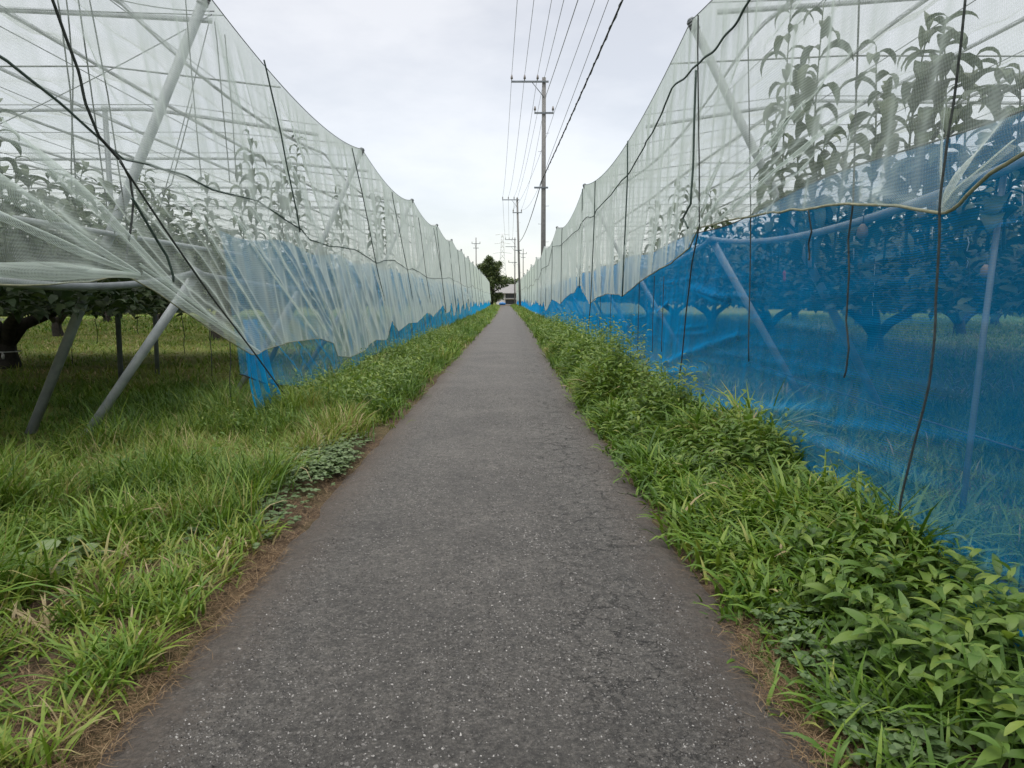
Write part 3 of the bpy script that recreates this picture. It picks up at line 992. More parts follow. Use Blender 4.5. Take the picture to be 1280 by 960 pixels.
# upright posts inside the orchards
def post(x, y, h, r, label, group=None):
    t = thing('support_post', label, 'post', (x, y, 0), 0, group)
    Geo().tube([(0, 0, -.2), (0.01, 0, h * .5), (0, 0, h)], r, 10).build('pipe', M['steel'], t)
    Geo().tube([(0, 0, h - 0.06), (0, 0, h + 0.015)], r * 1.3, 10).build('cap', M['fitting'], t)
    return t


post(-7.15, 13.6, 4.95, 0.045, 'tall thin upright post holding the net roof on the lifted side')
p = atZ(152, 462); post(p.x, p.y, 2.1, 0.035, 'thin pale prop left of the dark prop under the lifted hem')
p = atZ(197, 470); post(p.x, p.y, 2.1, 0.045, 'dark prop standing in the grass right of the thin pale prop')
t = post(0, 0, 0.01, 0.03, '')
bpy.data.objects.remove(t.children[1]); bpy.data.objects.remove(t.children[0]); bpy.data.objects.remove(t)
pb, pt = Vector((2.88, 4.65, 0)), Vector((3.02, 4.65, 2.5))
t = thing('support_post', 'thin near upright post close behind the blue net', 'post', pb)
Geo().tube([(0, 0, -.2), (pt - pb) * .5, pt - pb], 0.019, 10).build('pipe', M['steel'], t)
Geo().tube([(pt - pb) * .97, (pt - pb) * 1.01], 0.034, 10).build('cap', M['fitting'], t)

# ------------------------------------------------------------------ ropes and strings on the nets
def rope_px(pts, X, r, label, group=None, mat='rope', name='rope', jit=0.006, seed=0, cat='rope'):
    P = []
    for (a, b) in zip(pts[:-1], pts[1:]):
        for t in np.linspace(0, 1, 6)[:-1]:
            P.append(atX(a[0] + (b[0] - a[0]) * t, a[1] + (b[1] - a[1]) * t, X))
    P.append(atX(*pts[-1], X))
    P = np.array([list(p) for p in P])
    r_ = np.random.default_rng(seed)
    if X < -2: P[:, 2] = np.minimum(P[:, 2], ltop(P[:, 1])[1] - 0.03)
    else: P[:, 2] = np.minimum(P[:, 2], rtop(P[:, 1])[1] - 0.03)
    P[1:-1] += smooth_jit(r_, len(P) - 2, jit)
    return tag(Geo().tube(P, r, 6).build(name, M[mat]), label, cat, group)


rope_px([(62, -10), (80, 40), (97, 88), (108, 130), (125, 170), (149, 199)], -3.05, 0.012, 'thick black gathered cord running down to the seam rope near the camera', mat='rope', jit=.003)
rope_px([(150, 200), (163, 225), (166, 250), (160, 300), (158, 345)], -2.98, 0.010, 'black cord tying the seam rope to the near hem corner', mat='rope')
rope_px([(165, 248), (190, 290), (208, 320), (216, 352)], -2.95, 0.012, 'frayed green cord hanging inside the fold beside the near tie', mat='green_rope', jit=.01)
rope_px([(150, 202), (205, 285), (265, 372), (320, 444), (355, 492)], -2.86, 0.009, 'taut black guy line crossing the skirt diagonally to the grass', mat='rope', jit=.002)
for k, pts in enumerate([[(112, 0), (135, 120), (160, 300)], [(72, 0), (88, 110), (96, 250)], [(98, 0), (120, 150), (135, 270)], [(83, 0), (92, 90), (90, 240)], [(232, 0), (242, 120), (252, 225)], [(280, 25), (290, 140), (296, 228)], [(268, 25), (279, 140), (287, 228)], [(240, 130), (215, 230), (190, 250)]]):
    rope_px(pts, -3.4, 0.0065, 'thin dark string hanging inside the net by the nearest leaning pole', 'strings by the nearest leaning pole', jit=.004, seed=k, name='string', cat='string')
vl = [[(330, 75), (338, 110), (352, 170), (364, 230), (375, 290)], [(440, 185), (452, 240), (470, 330), (480, 370), (486, 420)], [(490, 240), (500, 290), (509, 336), (515, 370), (520, 403)], [(523, 272), (530, 320), (535, 357), (540, 392)], [(542, 285), (548, 320), (552, 345), (556, 380)]]
for k, pts in enumerate(vl):
    rope_px(pts, -2.99, 0.010, ORD[k] + ' dark rope dropping down the white net of the lifted side', 'drop ropes of the lifted side', mat='green_rope', jit=.006, seed=20 + k)
for k in range(5, 14):
    y = 33 + (k - 5) * 6.5
    b = float(bend(y))
    P = [(-3.16 + b, y - .6, float(ltop(np.array([y - .6]))[1][0]) - .05), (-3.02 + b, y, 2.6), (-2.88 + b, y + .4, 1.0)]
    tag(Geo().tube(P, 0.016, 5).build('rope', M['green_rope']), ORD[k] + ' dark rope dropping down the white net of the lifted side', 'rope', 'drop ropes of the lifted side')
rope_px([(1207, -5), (1200, 60), (1192, 120), (1184, 190), (1177, 262), (1173, 330), (1168, 400), (1160, 480), (1146, 545), (1128, 620), (1120, 670), (1122, 705)], 2.26, 0.0075, 'black rope running down past the hem tie to the grass near the camera', jit=.006)
rope_px([(1074, -5), (1070, 120), (1066, 250), (1061, 300), (1063, 340), (1058, 400), (1061, 435), (1055, 472)], 2.37, 0.007, 'black rope ending above the grass in front of the blue net', jit=.004)
rope_px([(934, -5), (936, 120), (938, 260), (937, 360), (936, 452)], 2.37, 0.006, 'thin straight rope hanging in front of the blue net beside the brace pipe', jit=.004)
rope_px([(873, -5), (872, 60), (873, 180), (875, 282), (866, 330), (858, 390), (852, 450), (842, 515)], 2.26, 0.009, 'dark rope at the hem corner running down to the weeds', jit=.006)
rope_px([(870, 88), (868, 140), (866, 200), (864, 255), (855, 272), (860, 285)], 2.22, 0.014, 'thick green cord bunched and hanging from the draw rope', mat='green_rope', jit=.006)
rope_px([(1010, 262), (1014, 290), (1010, 305), (1011, 325)], 2.36, 0.007, 'short black rope end hooked over the sagging pipe', jit=.008)
for k, pts in enumerate([[(785, 170), (784, 221), (778, 371)], [(745, 200), (743, 271), (738, 379), (734, 430)], [(728, 225), (727, 290), (724, 360)], [(703, 262), (702, 310), (701, 379)], [(690, 285), (690, 330), (689, 376)]]):
    rope_px(pts, 2.24, 0.014, ORD[k] + ' dark rope dropping down the white net above the blue net', 'drop ropes of the blue side', mat='green_rope', jit=.006, seed=40 + k)
for k in range(5, 14):
    y = 47 + (k - 5) * 7
    b = float(bend(y))
    P = [(2.22 + b, y, float(rtop(np.array([y]))[1][0]) - .05), (2.24 + b, y, 2.6), (2.22 + b, y, 1.1)]
    tag(Geo().tube(P, 0.016, 5).build('rope', M['green_rope']), ORD[k] + ' dark rope dropping down the white net above the blue net', 'rope', 'drop ropes of the blue side')
for k, x in enumerate((752, 765, 800, 818, 830)):
    rope_px([(x, 345), (x - 2, 400), (x - 3, 440)], 2.38, 0.006, 'thin dark string on the blue net below the wavy hem', 'strings on the blue net', jit=.004, seed=60 + k, name='string', cat='string')
for k, (px, y0_, y1_, Y) in enumerate([(88, 352, 455, 13), (72, 355, 420, 14), (228, 392, 442, 12), (262, 410, 470, 10.5), (287, 425, 520, 9.2), (170, 370, 418, 13), (118, 362, 430, 15)]):
    p, q = atY(px, y0_, Y), atY(px + 3, y1_, Y)
    p.z = max(p.z, 1.75)
    tag(Geo().tube(sway(p, q, 8, 0, .01, 80 + k), .006, 5).build('string', M['rope']), 'thin dark string dangling in the gap under the lifted hem', 'string', 'strings dangling under the lifted hem')
# bunting wire low behind the blue net
a, b = Vector((3.6, 13.5, 0.75)), Vector((3.3, 3.5, 0.62))
wire('ground_wire', sway(a, b, 20, 0.05), 0.008, 'low barbed wire strung above the grass behind the blue net', None, mat='rope')

# ------------------------------------------------------------------ pear orchards
def leaf_prof(K):
    return np.interp(np.linspace(0, 1, K + 1), [0, .12, .4, .7, .9, 1], [.12, .62, 1.0, .8, .35, .03])


def make_shoot(h, nleaf, seed, L0=0.185):
    r = np.random.default_rng(seed)
    t = np.linspace(0, 1, 9)
    lean = r.normal(0, 0.05, 2) * h
    P = np.stack([lean[0] * t ** 1.5 + 0.02 * np.sin(5 * t + seed), lean[1] * t ** 1.5, h * t], 1)
    stem = Geo().tube(P, np.linspace(0.010, 0.004, 9), 5)
    s = Strips()
    tt = np.linspace(0.12, 1.0, nleaf)
    base = np.stack([np.interp(tt, t, P[:, i]) for i in range(3)], 1)
    yaw = np.arange(nleaf) * 2.4 + r.normal(0, .4, nleaf)
    Ln = L0 * r.uniform(.75, 1.25, nleaf) * np.interp(tt, [0, .8, 1], [1, 1, .6])
    s.put(base, yaw, r.uniform(.5, 1.1, nleaf), r.uniform(2.0, 3.0, nleaf), Ln * 1.4, Ln * 0.55, r.uniform(0, 1, nleaf), K=7, prof=leaf_prof(7), roll=r.normal(0, .25, nleaf), fold=0.35)
    sv, sf = np.vstack(s.V), np.vstack(s.F)
    n0 = stem.n
    V = np.vstack([np.vstack(stem.V), sv])
    F = np.vstack([np.vstack(stem.F), sf + n0])
    ti = np.concatenate([np.full(n0, 0.9), np.concatenate(s.T)])
    return mesh_np('shoot', V, F, M['leaf'], None, ti)


SHOOTS = [make_shoot(1.0, 17, 1), make_shoot(1.3, 22, 2), make_shoot(0.75, 14, 3), make_shoot(1.6, 27, 4), make_shoot(1.0, 20, 5)]
SH_H = [1.0, 1.3, 0.75, 1.6, 1.0]


def make_canopy(x0, x1, y0, y1, n, seed, low=0.0, high=0.0):
    r = np.random.default_rng(seed)
    x = r.uniform(x0, x1, n * 3); y = r.uniform(y0, y1, n * 3)
    keep = vnoise(x * 0.9, y * 0.9, seed) + 0.35 * vnoise(x * 3, y * 3, seed + 1) > 0.30
    x, y = x[keep][:n], y[keep][:n]
    n = len(x)
    thick = vnoise(x * 0.7, y * 0.7, seed + 3)
    z = 1.52 - low + r.beta(1.3, 2.2, n) * (0.65 + 1.0 * thick + high) - 0.14 * thick
    s = Strips()
    Ln = r.uniform(.12, .20, n)
    s.put(np.stack([x, y, z], 1), r.uniform(0, 6.28, n), r.uniform(-.2, .9, n), r.uniform(.8, 2.4, n), Ln, Ln * .52, r.uniform(0, 1, n), K=3, prof=np.array([.3, 1, .75, .05]), roll=r.normal(0, .5, n))
    # bearing twigs tied to the trellis
    return s


def make_tree(x0, x1, y0, y1, n, seed, thick=0.24, low=0.0, high=0.0):
    """trunk at the origin, crown trained flat over x0..x1, y0..y1; returns prototype meshes"""
    r = np.random.default_rng(seed)
    crown = make_canopy(x0, x1, y0, y1, n, seed, low, high).build('crown', M['leaf'])
    g = Geo()
    fork = 0.62 + 0.15 * r.random()
    g.tube([(0, 0, -.15), (0.02, 0, .05), (-.03, .03, fork * .55), (0.0, 0, fork + .1)], [thick * 1.35, thick * 1.12, thick * .92, thick * .8], 12)
    angs = np.array([.35, 2.2, 3.6, 5.3]) + r.normal(0, .25, 4)
    for a in angs:
        ca, sa = math.cos(a), math.sin(a)
        ex = (x1 if ca > 0 else x0) * 0.75 * abs(ca)
        ey = (y1 if sa > 0 else y0) * 0.75 * abs(sa)
        ex = ex if ca > 0 else -abs(ex)
        P = [(0, 0, fork * .7), (ca * .35, sa * .35, fork + .25), (ca * .9, sa * .9, 1.25), (ca * 1.6, sa * 1.6, 1.56 + .06 * r.random()), (ca * 1.6 + (ex - ca * 1.6) * .5, sa * 1.6 + (ey - sa * 1.6) * .5 + .25 * r.normal(), 1.68), (ex, ey, 1.75)]
        g.tube(P, [thick * .62, thick * .58, thick * .48, thick * .38, thick * .22, thick * .08], 9)
        for q in range(3):
            i = 3 + (q > 1)
            b = np.array(P[i]); aa = a + r.choice([-1, 1]) * r.uniform(.6, 1.2)
            e = b + np.array([math.cos(aa) * 1.6, math.sin(aa) * 1.6, .12])
            g.tube([b, (b + e) / 2 + r.normal(0, .08, 3), e], [thick * .22, thick * .14, thick * .05], 6)
    trunk = g.build('trunk', M['bark'])
    return trunk, crown


# prototypes: front-row trees reach out to the net, inner trees are square
PROTO = {
    'frontL': make_tree(-3.6, 6.5, -4.6, 4.6, 33000, 101, .24, .04, .35),
    'frontR': make_tree(-6.9, 3.7, -4.5, 4.5, 34000, 102, .24, 0.0, .55),
    'openL': make_tree(-3.6, 7.4, -4.6, 4.6, 8500, 105, .24, .16),
    'inner': make_tree(-4.2, 4.2, -4.5, 4.5, 8500, 103, .24, .3),
    'inner2': make_tree(-4.2, 4.2, -4.5, 4.5, 8500, 104, .2, .3),
}
_used = set()


def use(o, parent, **kw):
    if o.name in _used:
        return copy_of(o, parent=parent, **kw)
    _used.add(o.name)
    o.parent = parent
    if 'loc' in kw: o.location = kw['loc']
    if 'rot' in kw: o.rotation_euler = kw['rot']
    if 'scale' in kw: o.scale = kw['scale']
    return o


def pear_tree(kind, x, y, label, group, shoots=0, extra=(), area=None, seed=0):
    b = float(bend(y))
    t = thing('pear_tree', label, 'tree', (x + b, y, 0), 0, group)
    tr, cr = PROTO[kind]
    use(tr, t, scale=(1, 1 if seed % 2 else -1, 1), rot=(0, 0, (seed % 3) * .35)); use(cr, t)
    r = np.random.default_rng(seed + 500)
    if shoots:
        ax0, ax1, ay0, ay1 = area
        for k in range(shoots):
            i = int(r.integers(0, 5))
            sc = r.uniform(.65, 1.15)
            use(SHOOTS[i], t, loc=(r.uniform(ax0, ax1), r.uniform(ay0, ay1), r.uniform(1.75, 2.05)), rot=(r.normal(0, .08), r.normal(0, .08), r.uniform(0, 6.28)), scale=(sc, sc, sc * r.uniform(.85, 1.1)))
    for (wx, wy, ztop, i, sc) in extra:
        zb = 1.9
        hz = (ztop - zb) / SH_H[i]
        use(SHOOTS[i], t, loc=(wx - x - b, wy - y, zb), rot=(0, 0, r.uniform(0, 6.28)), scale=(sc, sc, hz))
    return t


exL = []
for px, py, X, i, sc in [(315, 168, -4.0, 1, 1.15), (368, 172, -4.1, 3, 1.25), (352, 205, -4.3, 1, 1.2), (300, 205, -4.4, 0, 1.1), (20, 200, -5.0, 1, 1.2), (255, 222, -4.4, 0, 1.0), (345, 232, -4.5, 4, 1.0), (425, 235, -4.2, 0, 1.2), (470, 240, -4.0, 1, 1.3), (482, 245, -4.2, 3, 1.2)]:
    p = atX(px, py, X)
    exL.append((p.x, p.y, p.z, i, sc))
exR = []
for px, py, X, i, sc in [(985, -5, 3.0, 3, 1.25), (1028, 8, 3.0, 1, 1.25), (1005, 90, 3.05, 0, 1.3), (970, 130, 3.2, 4, 1.2), (1097, 55, 3.0, 1, 1.15), (1145, 30, 3.0, 4, 1.25), (1172, 22, 3.0, 3, 1.25), (1190, 30, 3.05, 1, 1.2), (1212, 70, 3.0, 0, 1.2), (1255, 78, 3.0, 1, 1.15), (1120, 105, 3.3, 4, 1.1), (1275, 90, 3.1, 0, 1.1), (848, 225, 3.3, 1, 1.1), (862, 232, 3.5, 0, 1.0), (890, 238, 3.3, 4, 1.0), (820, 250, 3.3, 0, 1.1), (1050, 150, 3.2, 2, 1.2), (1015, 185, 3.0, 2, 1.2)]:
    p = atX(px, py, X)
    exR.append((p.x, p.y, p.z, i, sc))

ysL = [7.6, 16.7, 28.0, 35.2, 44.4, 53.6]
for k, y in enumerate(ysL):
    pear_tree('frontL' if k <= 1 else 'openL', -11.0 if k != 1 else -11.3, y, ORD[k] + ' pear tree of the first row behind the net with the lifted skirt', 'front row pear trees, lifted side',
              [99, 99, 85, 50, 30, 16][k], exL if k == 0 else (), (-1.5, 7.0, -4.5, 4.5), k)
ysR = [4.0, 13.0, 22.0, 31.0, 40.0, 49.0, 58.0]
for k, y in enumerate(ysR):
    pear_tree('frontR', 10.8, y, ORD[k] + ' pear tree of the first row behind the blue net', 'front row pear trees, blue side',
              [10, 45, 45, 30, 20, 14, 10][k], exR if k == 0 else (), (-7.4, 0, -4.4, 4.4), 20 + k)
for row, x in enumerate((-18.8, -27.2)):
    for k, y in enumerate((13, 22, 31, 40, 49, 58)):
        if abs(x) / y > 1.15: continue
        pear_tree('inner' if (k + row) % 2 else 'inner2', x, y + row * 1.5, 'dim pear tree deep in the orchard behind the lifted skirt, ' + ORD[k] + ' in ' + ('its second row' if row == 0 else 'its third row'), 'inner pear trees, lifted side', 10, (), (-3.5, 3.5, -4, 4), 40 + row * 10 + k)
for row, x in enumerate((18.7, 27.0)):
    for k, y in enumerate((13, 22, 31, 40, 49, 58)):
        if x / y > 1.15: continue
        pear_tree('inner2' if (k + row) % 2 else 'inner', x, y + row * 1.5, 'dim pear tree deep in the orchard behind the blue net, ' + ORD[k] + ' in ' + ('its second row' if row == 0 else 'its third row'), 'inner pear trees, blue side', 8, (), (-3.5, 3.5, -4, 4), 70 + row * 10 + k)

# small hanging things under the canopy behind the blue net
for k, (px, py, Y) in enumerate([(1164, 300, 6.5), (1092, 360, 9), (1090, 395, 9), (1207, 335, 7), (1140, 340, 8), (1275, 270, 5), (1066, 325, 9), (1010, 275, 8)]):
    p = atY(px, py, Y)
    P = sway((p.x, p.y, p.z + .28), (p.x + .01, p.y, p.z), 6, 0, .004, k)
    tag(Geo().tube(P, 0.004, 5).build('string', M['string']), 'short white string hanging under the pear canopy behind the blue net', 'string', 'white strings behind the blue net')
for k, (px, py, Y) in enumerate([(1078, 290, 5.6), (1232, 340, 6.0)]):
    p = atY(px, py, Y)
    V = Geo()
    V.tube([(0, 0, .06), (0, 0, .03), (0, 0, -.02), (0, 0, -.05)], [.012, .035, .042, .02], 10)
    f = thing('pear', ['round brown pear hanging behind the blue net below the white hem', 'small brown pear low behind the blue net'][k], 'fruit', p)
    V.build('flesh', M['fruit'], f)
    Geo().tube([(0, 0, .06), (0.005, 0, .14)], .004, 5).build('stalk', M['shoot_bark'], f)
p = atY(980, 345, 8.5)
tag(Geo().tube(sway((p.x, p.y, p.z + .06), (p.x + .01, p.y, p.z - .06), 5), [.01, .018, .012, .018, .008], 6).build('marker_tape', M['red']), 'small red marker tape hanging behind the blue net', 'tape')
# tie with a small white bag round the near trunk
g = Geo()
th = np.linspace(0, 2 * math.pi, 17)
g.tube(np.stack([-11.3 + .27 * np.cos(th), 16.7 + .27 * np.sin(th), 0.42 + 0 * th], 1), 0.012, 6)
g.tube([(-11.2, 16.4, .42), (-11.18, 16.38, .34), (-11.18, 16.38, .27)], [.012, .035, .02], 7)
tag(g.build('trunk_tie', M['string']), 'white tie knotted round the dark trunk under the lifted hem', 'tie')

# ------------------------------------------------------------------ utility poles and lines
def utility_pole(x, y, ztop, r, lean, label, arms, steps=True):
    t = thing('utility_pole', label, 'utility pole', (x, y, 0), 0, 'utility poles beside the lane')
    top = Vector((lean, 0, ztop))
    at = lambda z: Vector((lean * z / ztop, 0, z))
    Geo().tube([(0, 0, -.5), at(ztop * .5), top], [r, r * .86, r * .72], 14).build('shaft', M['concrete'], t)
    pins = []
    for (z, xa, xb, ins) in arms:
        c = at(z)
        a = Geo().box((c.x + (xa + xb) / 2, -r * .95, z), (xb - xa, .11, .13)).build('crossarm', M['fitting'], t, False)
        for xi in ins:
            g = Geo()
            g.tube([(c.x + xi, -r * .95, z + .06), (c.x + xi, -r * .95, z + .18), (c.x + xi, -r * .95, z + .20), (c.x + xi, -r * .95, z + .34), (c.x + xi, -r * .95, z + .50)], [.03, .03, .10, .085, .05], 9)
            g.build('insulator', M['insul'], a)
            pins.append(Vector((x + c.x + xi, y - r * .95, z + .52)))
        if xb - xa > 1.8:
            Geo().tube([(c.x + xa * .38, -r * .9, z), (c.x, -r * .9, z - 1.15)], .03, 6).build('strut', M['fitting'], t)
    if steps:
        for k in range(8):
            z = ztop * .25 + k * ztop * .075
            c = at(z)
            s = 1 if k % 2 else -1
            Geo().tube([(c.x, 0, z), (c.x + s * (r + .22), 0, z + .02)], .014, 5).build('step_bolt', M['fitting'], t)
    return t, pins


p1 = atY(680, 97, 60.0)
x1 = 2.62
up1, pins1 = utility_pole(x1, 60.0, p1.z, 0.21, p1.x - x1, 'nearest tall grey concrete utility pole rising behind the net roof', [
    (atY(680, 103, 60).z, -2.55, .35, (-2.5, -1.5, -.5)), (atY(678, 142, 60).z, -.75, .75, (-.7, .7)), (atY(677, 235, 60).z, -.75, .35, ())])
p2 = atY(646.5, 247, 120.0)
b2 = atY(650.2, 384, 120.0)
up2, pins2 = utility_pole(b2.x, 120.0, p2.z, 0.20, p2.x - b2.x, 'second concrete utility pole standing in the verge grass by the far net', [
    (atY(646, 250, 120).z, -2.4, .35, (-2.3, -1.4, -.5)), (atY(646.5, 266, 120).z, -.8, .7, (-.7, .6)), (atY(646.5, 313, 120).z, -.5, .5, ())])
p3 = atY(643.6, 297, 185.0)
up3, pins3 = utility_pole(p3.x, 185.0, p3.z, 0.17, 0, 'third utility pole with a wide crossarm beside the far house', [
    (p3.z - .5, -2.4, .3, (-2.3, -1.4, -.6)), (p3.z - 2.2, -2.3, .3, ()), (p3.z - 6, -1.6, .5, (-1.5,))])
for px, ptop, Y, r, lab in ((654, 311, 230, .16, 'thin dark utility pole right of the lane end'), (595, 297, 190, .16, 'distant utility pole rising left of the dark tree')):
    q = atY(px, ptop, Y)
    t, _ = utility_pole(q.x, Y, q.z, r, 0, lab, [(q.z - 1.5, -1.1, 1.1, (-1, 1)), (q.z - 2.6, -.7, .7, ())], False)

pl = [('power_line', 12), ('power_line', 12)]
WN = 0


def cable(P0, P1, sag, r, label, group, mat='wire', name='power_line'):
    tag(Geo().tube(sway(P0, P1, 24, sag), r, 5).build(name, M[mat]), label, 'power line', group)


near = {0: (650, 0), 1: (673, 0), 2: (698, 0)}
for i in range(3):
    A = pins1[i]
    q = atY(*near[i], 36.0)
    d = q - A
    B = A + d * (72.0 / 24.0)
    cable(A, (B.x, B.y, q.z + (q.z - A.z) * .2 + .3), 0.6, 0.016, ['leftmost', 'middle', 'rightmost'][i] + ' of the three thin power lines on the top crossarm insulators', 'power lines overhead')
    cable(A, pins2[i], 1.6, 0.016, ['leftmost', 'middle', 'rightmost'][i] + ' of the three power lines between the near and second poles', 'power lines between the first two poles')
    cable(pins2[i], pins3[i], 1.4, 0.02, ['leftmost', 'middle', 'rightmost'][i] + ' of the three power lines between the second and third poles', 'power lines beyond the second pole')
for i, (n, f, lab) in enumerate([((703, 0), (680, 99), 'thin wire passing overhead to the head of the nearest pole'), ((720, 0), (683, 118), 'dark wire passing overhead to just below the nearest crossarm'), ((741, 0), (694, 137), 'thin wire passing overhead to the short second crossarm'), ((758, 0), (686, 200), 'faint thin wire passing overhead beside the thick twisted cable')]):
    A = atY(*f, 60.0)
    q = atY(*n, 36.0)
    B = A + (q - A) * 3.0
    cable(A, B, 0.3, 0.016 if i != 1 else 0.022, lab, 'power lines overhead')
    C = pins2[min(3 + i % 2, len(pins2) - 1)]
    cable(A, C, 1.2, 0.014, 'thin wire from the nearest pole on to the second pole, ' + ['uppermost', 'next below the top', 'above the lowest', 'lowest'][i], 'thin wires between the first two poles')
# twisted telephone cable
A = atY(677, 226, 60.0); q = atY(774, 0, 26.0)
B = A + (q - A) * 1.9
P = sway(A, B, 160, 0.25)
P2 = P + 0.05 * np.stack([np.cos(np.arange(160) * 1.3), np.zeros(160), np.sin(np.arange(160) * 1.3)], 1)
t = thing('telephone_cable', 'thick twisted dark telephone cable sloping across the sky to the nearest pole', 'cable', (0, 0, 0))
Geo().tube(P, 0.035, 6).build('core', M['rope'], t)
Geo().tube(P2, 0.012, 4).build('spiral_hanger', M['wire'], t)
cable(A, atY(648.5, 303, 120.0), 0.9, 0.035, 'thick telephone cable from the nearest pole to the second pole', None, 'rope', 'telephone_cable')

# ------------------------------------------------------------------ far end: tree, house, tower
def crown_cloud(n, blobs, seed, size):
    r = np.random.default_rng(seed)
    s = Strips()
    B = np.array(blobs)
    pick = r.integers(0, len(B), n)
    u = r.normal(0, 1, (n, 3)); u /= np.linalg.norm(u, axis=1)[:, None]
    rad_ = B[pick, 3] * r.uniform(.55, 1.08, n)
    P = B[pick, :3] + u * rad_[:, None] * np.array([1, 1, .85])
    Ln = size * r.uniform(.6, 1.3, n)
    s.put(P, r.uniform(0, 6.28, n), r.uniform(-.6, .9, n), r.uniform(.2, 1.4, n), Ln, Ln * .6, np.clip(r.normal(.45, .28, n) , 0, 1), K=2, prof=np.array([.4, 1, .1]), roll=r.normal(0, .5, n))
    return s


def far_tree(x, y, h, w, label, seed, name='broadleaf_tree', n=9000):
    t = thing(name, label, 'tree', (x, y, 0))
    r = np.random.default_rng(seed)
    g = Geo()
    g.tube([(0, 0, -.2), (.1, 0, h * .25), (-.1, .1, h * .55), (0, 0, h * .85)], [w * .07, w * .055, w * .04, w * .015], 9)
    for k in range(7):
        a = k * 2.4
        z = h * (.25 + .07 * k)
        g.tube([(0, 0, z), (math.cos(a) * w * .22, math.sin(a) * w * .22, z + h * .09), (math.cos(a) * w * .4, math.sin(a) * w * .4, z + h * .14)], [w * .03, w * .02, w * .006], 6)
    g.build('trunk', M['bark'], t)
    blobs = []
    for k in range(26):
        z = r.uniform(.16, .9)
        rr = w * .5 * (1 - abs(z - .45) * .95)
        a = r.uniform(0, 6.28)
        q = r.uniform(.2, .85)
        blobs.append((math.cos(a) * rr * q, math.sin(a) * rr * q, z * h, w * r.uniform(.10, .2)))
    crown_cloud(n, blobs, seed, w * .055).build('crown', M['crown_leaf'], t)
    return t


q = atY(615, 384, 152)
far_tree(q.x - .2, 152, atY(613, 318, 152).z, 7.2, 'dark bushy tree standing at the end of the net line', 5)
far_tree(atY(605, 384, 172).x, 172, atY(600, 328, 172).z, 7.0, 'darker evergreen behind the bushy tree at the lane end', 6)
far_tree(atY(632, 384, 215).x, 215, atY(637, 347, 215).z, 12, 'low green tree behind the roof of the far house', 8)
far_tree(atY(645, 384, 220).x, 222, atY(645, 349, 220).z, 10, 'pale green tree behind the third utility pole', 9)

# house
h = thing('house', 'low pale house with a grey roof and dark openings facing the lane end', 'house', (0, 190, 0))
hx0, hx1 = atY(628, 380, 190).x - 1.5, atY(648, 380, 190).x + 2
ze, zr = atY(638, 366, 190).z, atY(638, 355, 190).z
Geo().box(((hx0 + hx1) / 2, 3, ze / 2), (hx1 - hx0, 6, ze)).build('wall', M['plaster'], h, False)
Geo().add([(hx0 - .5, -.8, ze - .05), (hx1 + .5, -.8, ze - .05), (hx1 + .5, 3, zr), (hx0 - .5, 3, zr), (hx0 - .5, 6.8, ze - .05), (hx1 + .5, 6.8, ze - .05), (hx0 - .5, -.8, ze - .2), (hx1 + .5, -.8, ze - .2)],
          [(0, 1, 2, 3), (3, 2, 5, 4), (6, 7, 1, 0)]).build('roof', M['roof_tile'], h, False)
dx0, dx1 = atY(632, 380, 190).x, atY(645, 380, 190).x
for (za, zb) in ((.15, ze * .42), (ze * .56, ze * .93)):
    w_ = Geo().box(((dx0 + dx1) / 2, -.01, (za + zb) / 2), (dx1 - dx0, .06, zb - za)).build('window', M['glass'], h, False)
    g = Geo()
    for k in range(5):
        g.box((dx0 + (dx1 - dx0) * k / 4, -.05, (za + zb) / 2), (.08, .05, zb - za))
    g.build('frame', M['wood'], w_, False)
Geo().box(((dx0 + dx1) / 2, -.5, ze * .5), (dx1 - dx0 + .4, .9, .12)).build('awning', M['roof_tile'], h, False)
q0, q1 = atY(624, 380, 183), atY(632, 380, 183)
g = Geo()
g.tube(np.array([(q0.x, 183, .25), (q0.x * .5 + q1.x * .5, 183, .35), (q1.x, 183, .25)]), [.25, .4, .25], 9)
tag(g.build('tarpaulin', M['tarp']), 'blue sheet covering a heap beside the far house', 'tarpaulin')

# lattice tower
Yt = 620
tp, tb = atY(628, 291, Yt), atY(628, 372, Yt)
g = Geo()
H = tp.z
hw = lambda z: 4.2 * (1 - z / H) ** 1.3 + 0.7
zs = np.linspace(0, H, 14)
for sx in (-1, 1):
    for sy in (-1, 1):
        g.tube([(sx * hw(z), sy * hw(z), z) for z in zs], .22, 4)
for z0, z1 in zip(zs[:-1], zs[1:]):
    for s in (-1, 1):
        g.tube([(-hw(z0), s * hw(z0), z0), (hw(z1), s * hw(z1), z1)], .13, 4)
        g.tube([(hw(z0), s * hw(z0), z0), (-hw(z1), s * hw(z1), z1)], .13, 4)
        g.tube([(s * hw(z0), -hw(z0), z0), (s * hw(z1), hw(z1), z1)], .13, 4)
t = thing('transmission_tower', 'faint pale lattice transmission tower far beyond the tree', 'pylon', (tp.x, Yt, 0))
g.build('lattice_body', M['tower'], t)
for k, z in enumerate((H * .97, H * .84, H * .70)):
    Geo().tube([(-5.5 - k, 0, z), (0, 0, z + .9), (5.5 + k, 0, z)], .2, 4).build('crossarm', M['tower'], t)

